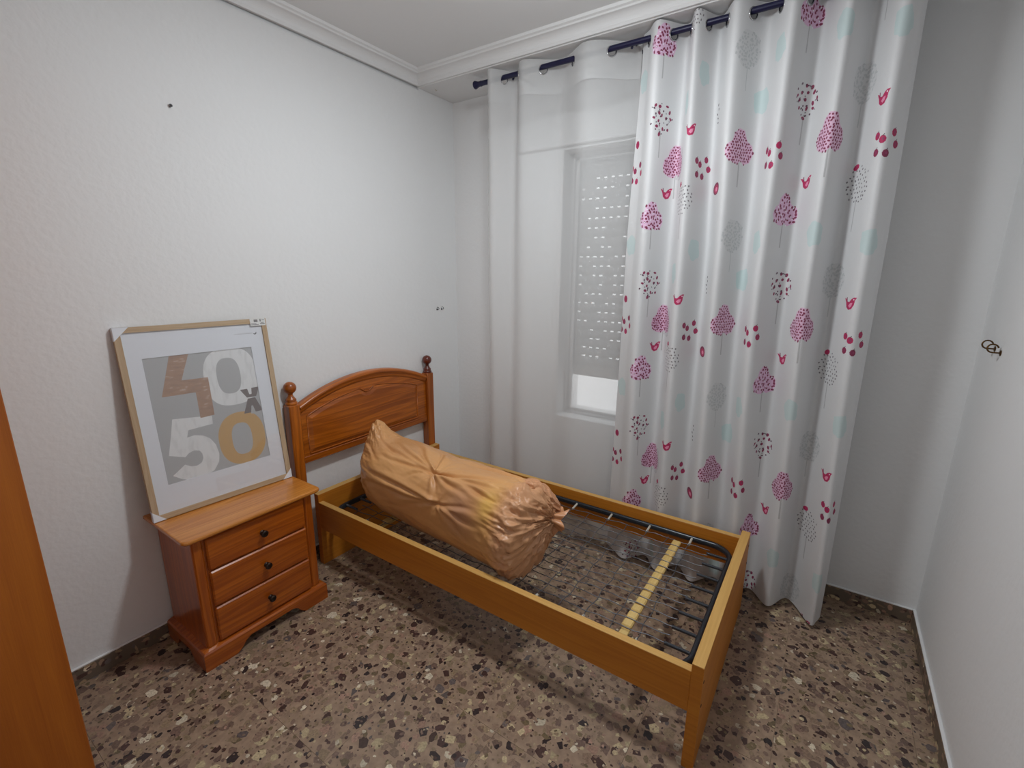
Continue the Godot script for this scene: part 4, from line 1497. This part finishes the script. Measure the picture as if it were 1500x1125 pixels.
	# trees of small grey dots
	for e in [[0.452, 0.438], [1.625, 0.450]]:
		var c := Vector2(e[0], e[1])
		var o := oval(Vector2.ZERO, Vector2(0.072, 0.070), 0.0, 20)
		S.call(c, PackedVector2Array([Vector2(-0.0025, -0.17), Vector2(0.003, -0.17), Vector2(0.003, -0.06), Vector2(-0.0025, -0.06)]), stem)
		fill_dots.call(c, o, 0.0185, 0.0042, ash, 0.2)
		dot.call(c, Vector2(-0.03, 0.068), Vector2(0.016, 0.011), 0.3, berry)
	# birds
	for e in [[0.283, 0.476, -1.0], [0.485, 0.716, -1.0], [1.293, 0.473, -1.0], [1.701, 0.005, -1.0]]:
		var c := Vector2(e[0], e[1])
		var body := PackedVector2Array([Vector2(-0.034, 0.022), Vector2(-0.022, 0.006), Vector2(-0.016, -0.012), Vector2(0.0, -0.022), Vector2(0.018, -0.018), Vector2(0.028, -0.002), Vector2(0.030, 0.016), Vector2(0.036, 0.026), Vector2(0.024, 0.026), Vector2(0.012, 0.020), Vector2(0.0, 0.008), Vector2(-0.016, 0.010), Vector2(-0.024, 0.020)])
		S.call(c, body, berry)
		S.call(c, PackedVector2Array([Vector2(-0.004, -0.006), Vector2(0.006, 0.004), Vector2(0.020, 0.006), Vector2(0.016, -0.008), Vector2(0.006, -0.014)]), rgb(232, 150, 180))
		S.call(c, PackedVector2Array([Vector2(-0.018, 0.008), Vector2(-0.022, 0.026), Vector2(-0.017, 0.026), Vector2(-0.013, 0.009)]), maroon)
		dot.call(c, Vector2(0.024, 0.018), Vector2(0.003, 0.003), 0.0, rgb(250, 245, 248))
	# round bird faces
	var rc := Vector2(0.705, 0.478)
	S.call(rc, oval(Vector2.ZERO, Vector2(0.044, 0.025), 0.0, 18, 2.3), maroon)
	S.call(rc, oval(Vector2(0.002, -0.002), Vector2(0.034, 0.018), 0.0, 18), berry)
	S.call(rc, oval(Vector2(0.004, -0.003), Vector2(0.018, 0.009), 0.0, 18), rgb(238, 150, 180))
	# little groups of apples
	for e in [[0.036, 0.585], [0.580, 0.576], [1.082, 0.579], [1.750, 0.578]]:
		var c := Vector2(e[0], e[1])
		for a in [Vector2(-0.040, 0.022), Vector2(-0.016, 0.008), Vector2(0.028, 0.030), Vector2(0.042, -0.008), Vector2(-0.036, -0.034), Vector2(0.002, -0.040)]:
			dot.call(c, a, Vector2(0.0128, 0.0138), 0.2, maroon.lerp(berry, rng.randf()))
			dot.call(c, a + Vector2(0.002, 0.001), Vector2(0.004, 0.005), 0.2, rgb(150, 60, 100))
			S.call(c, PackedVector2Array([a + Vector2(-0.001, 0.010), a + Vector2(0.004, 0.018), a + Vector2(0.006, 0.017), a + Vector2(0.002, 0.010)]), rgb(70, 60, 62))
	# small leaf sprigs
	for e in [[0.668, 0.066]]:
		for k in 5:
			dot.call(Vector2(e[0], e[1]), Vector2(0.008 * sin(k * 2.2), 0.036 - 0.018 * k), Vector2(0.006, 0.0035), 1.2 + 0.5 * k, rgb(74, 66, 70))
	# single apple at the leading edge
	dot.call(Vector2(0.022, 0.719 * 0.985), Vector2.ZERO, Vector2(0.014, 0.018), 0.1, berry.lerp(maroon, 0.4))
	return ImageTexture.create_from_image(im)

func scaled(a: Array, w: float, h: float) -> PackedVector2Array:
	var o := PackedVector2Array()
	for p in a:
		o.append(Vector2(p.x * w, p.y * h))
	return o

# ------------------------------------------------------------------ hooks and nail
func cup_hook(at: Vector3, out: Vector3, called: String, label: String, m: Material, size: float, lean: Vector3) -> void:
	var t := thing(called, at, label, "hook", "hooks on the left wall" if out.x > 0.0 else "hooks on the right wall")
	var b := MB.new()
	b.lathe(PackedVector2Array([Vector2(0.0, 0.0), Vector2(size * 0.42, 0.0), Vector2(size * 0.42, size * 0.1), Vector2(size * 0.2, size * 0.16), Vector2(0.0, size * 0.16)]), at, out, 16)
	obj("collar", b, m, t)
	b = MB.new()
	var p := PackedVector3Array()
	p.append(at)
	p.append(at + out * size * 0.7)
	for k in 13:
		var a := PI / 2 - k / 12.0 * PI * 1.45
		var d := out * (cos(a) * 0.6) + (Vector3.UP + lean).normalized() * (sin(a) * 0.6 - 0.6)
		p.append(at + out * size * 0.9 + d * size)
	var q := PackedVector3Array()
	for k in p.size():
		q.append(Vector3(p[k].x, 2.0 * at.y - p[k].y if k > 1 else p[k].y, p[k].z))
	b.tube(q, size * 0.11, 7)
	obj("hook_arm", b, m, t)

func build_hooks() -> void:
	cup_hook(Vector3(0.0, 1.31, 0.205), Vector3.RIGHT, "wall_hook", "small dark screw hook on the left wall, the one nearer the picture", M.dark, 0.014, Vector3(0, 0, -0.4))
	cup_hook(Vector3(0.0, 1.31, 0.160), Vector3.RIGHT, "wall_hook", "small dark screw hook on the left wall, the one nearer the corner", M.dark, 0.014, Vector3(0, 0, -0.4))
	cup_hook(Vector3(W, 1.295, 0.300), Vector3.LEFT, "brass_hook", "dark brass cup hook on the right wall, nearer the right edge of the view", M.brass, 0.024, Vector3(0, 0, 0.2))
	cup_hook(Vector3(W, 1.300, 0.225), Vector3.LEFT, "brass_hook", "dark brass cup hook on the right wall, nearer the printed curtain", M.brass, 0.024, Vector3(0, 0, 0.2))
	var b := MB.new()
	b.lathe(PackedVector2Array([Vector2(0.0035, -0.004), Vector2(0.0035, 0.006), Vector2(0.006, 0.007), Vector2(0.006, 0.009), Vector2(0.0, 0.0095)]), Vector3(0.0, 2.164, 1.653), Vector3(0.96, 0.28, 0).normalized(), 12)
	tag(obj("nail", b, M.steel), "single small dark nail high on the bare left wall above the picture", "nail")
	b = MB.new()
	b.tube(PackedVector3Array([Vector3(0.075, SOFFIT + 0.002, 0.245), Vector3(0.075, SOFFIT - 0.006, 0.245), Vector3(0.081, SOFFIT - 0.012, 0.245), Vector3(0.087, SOFFIT - 0.008, 0.245)]), 0.0022, 6)
	tag(obj("screw_eye", b, M.lug), "tiny pale screw hook under the ceiling box by the left wall", "hook")
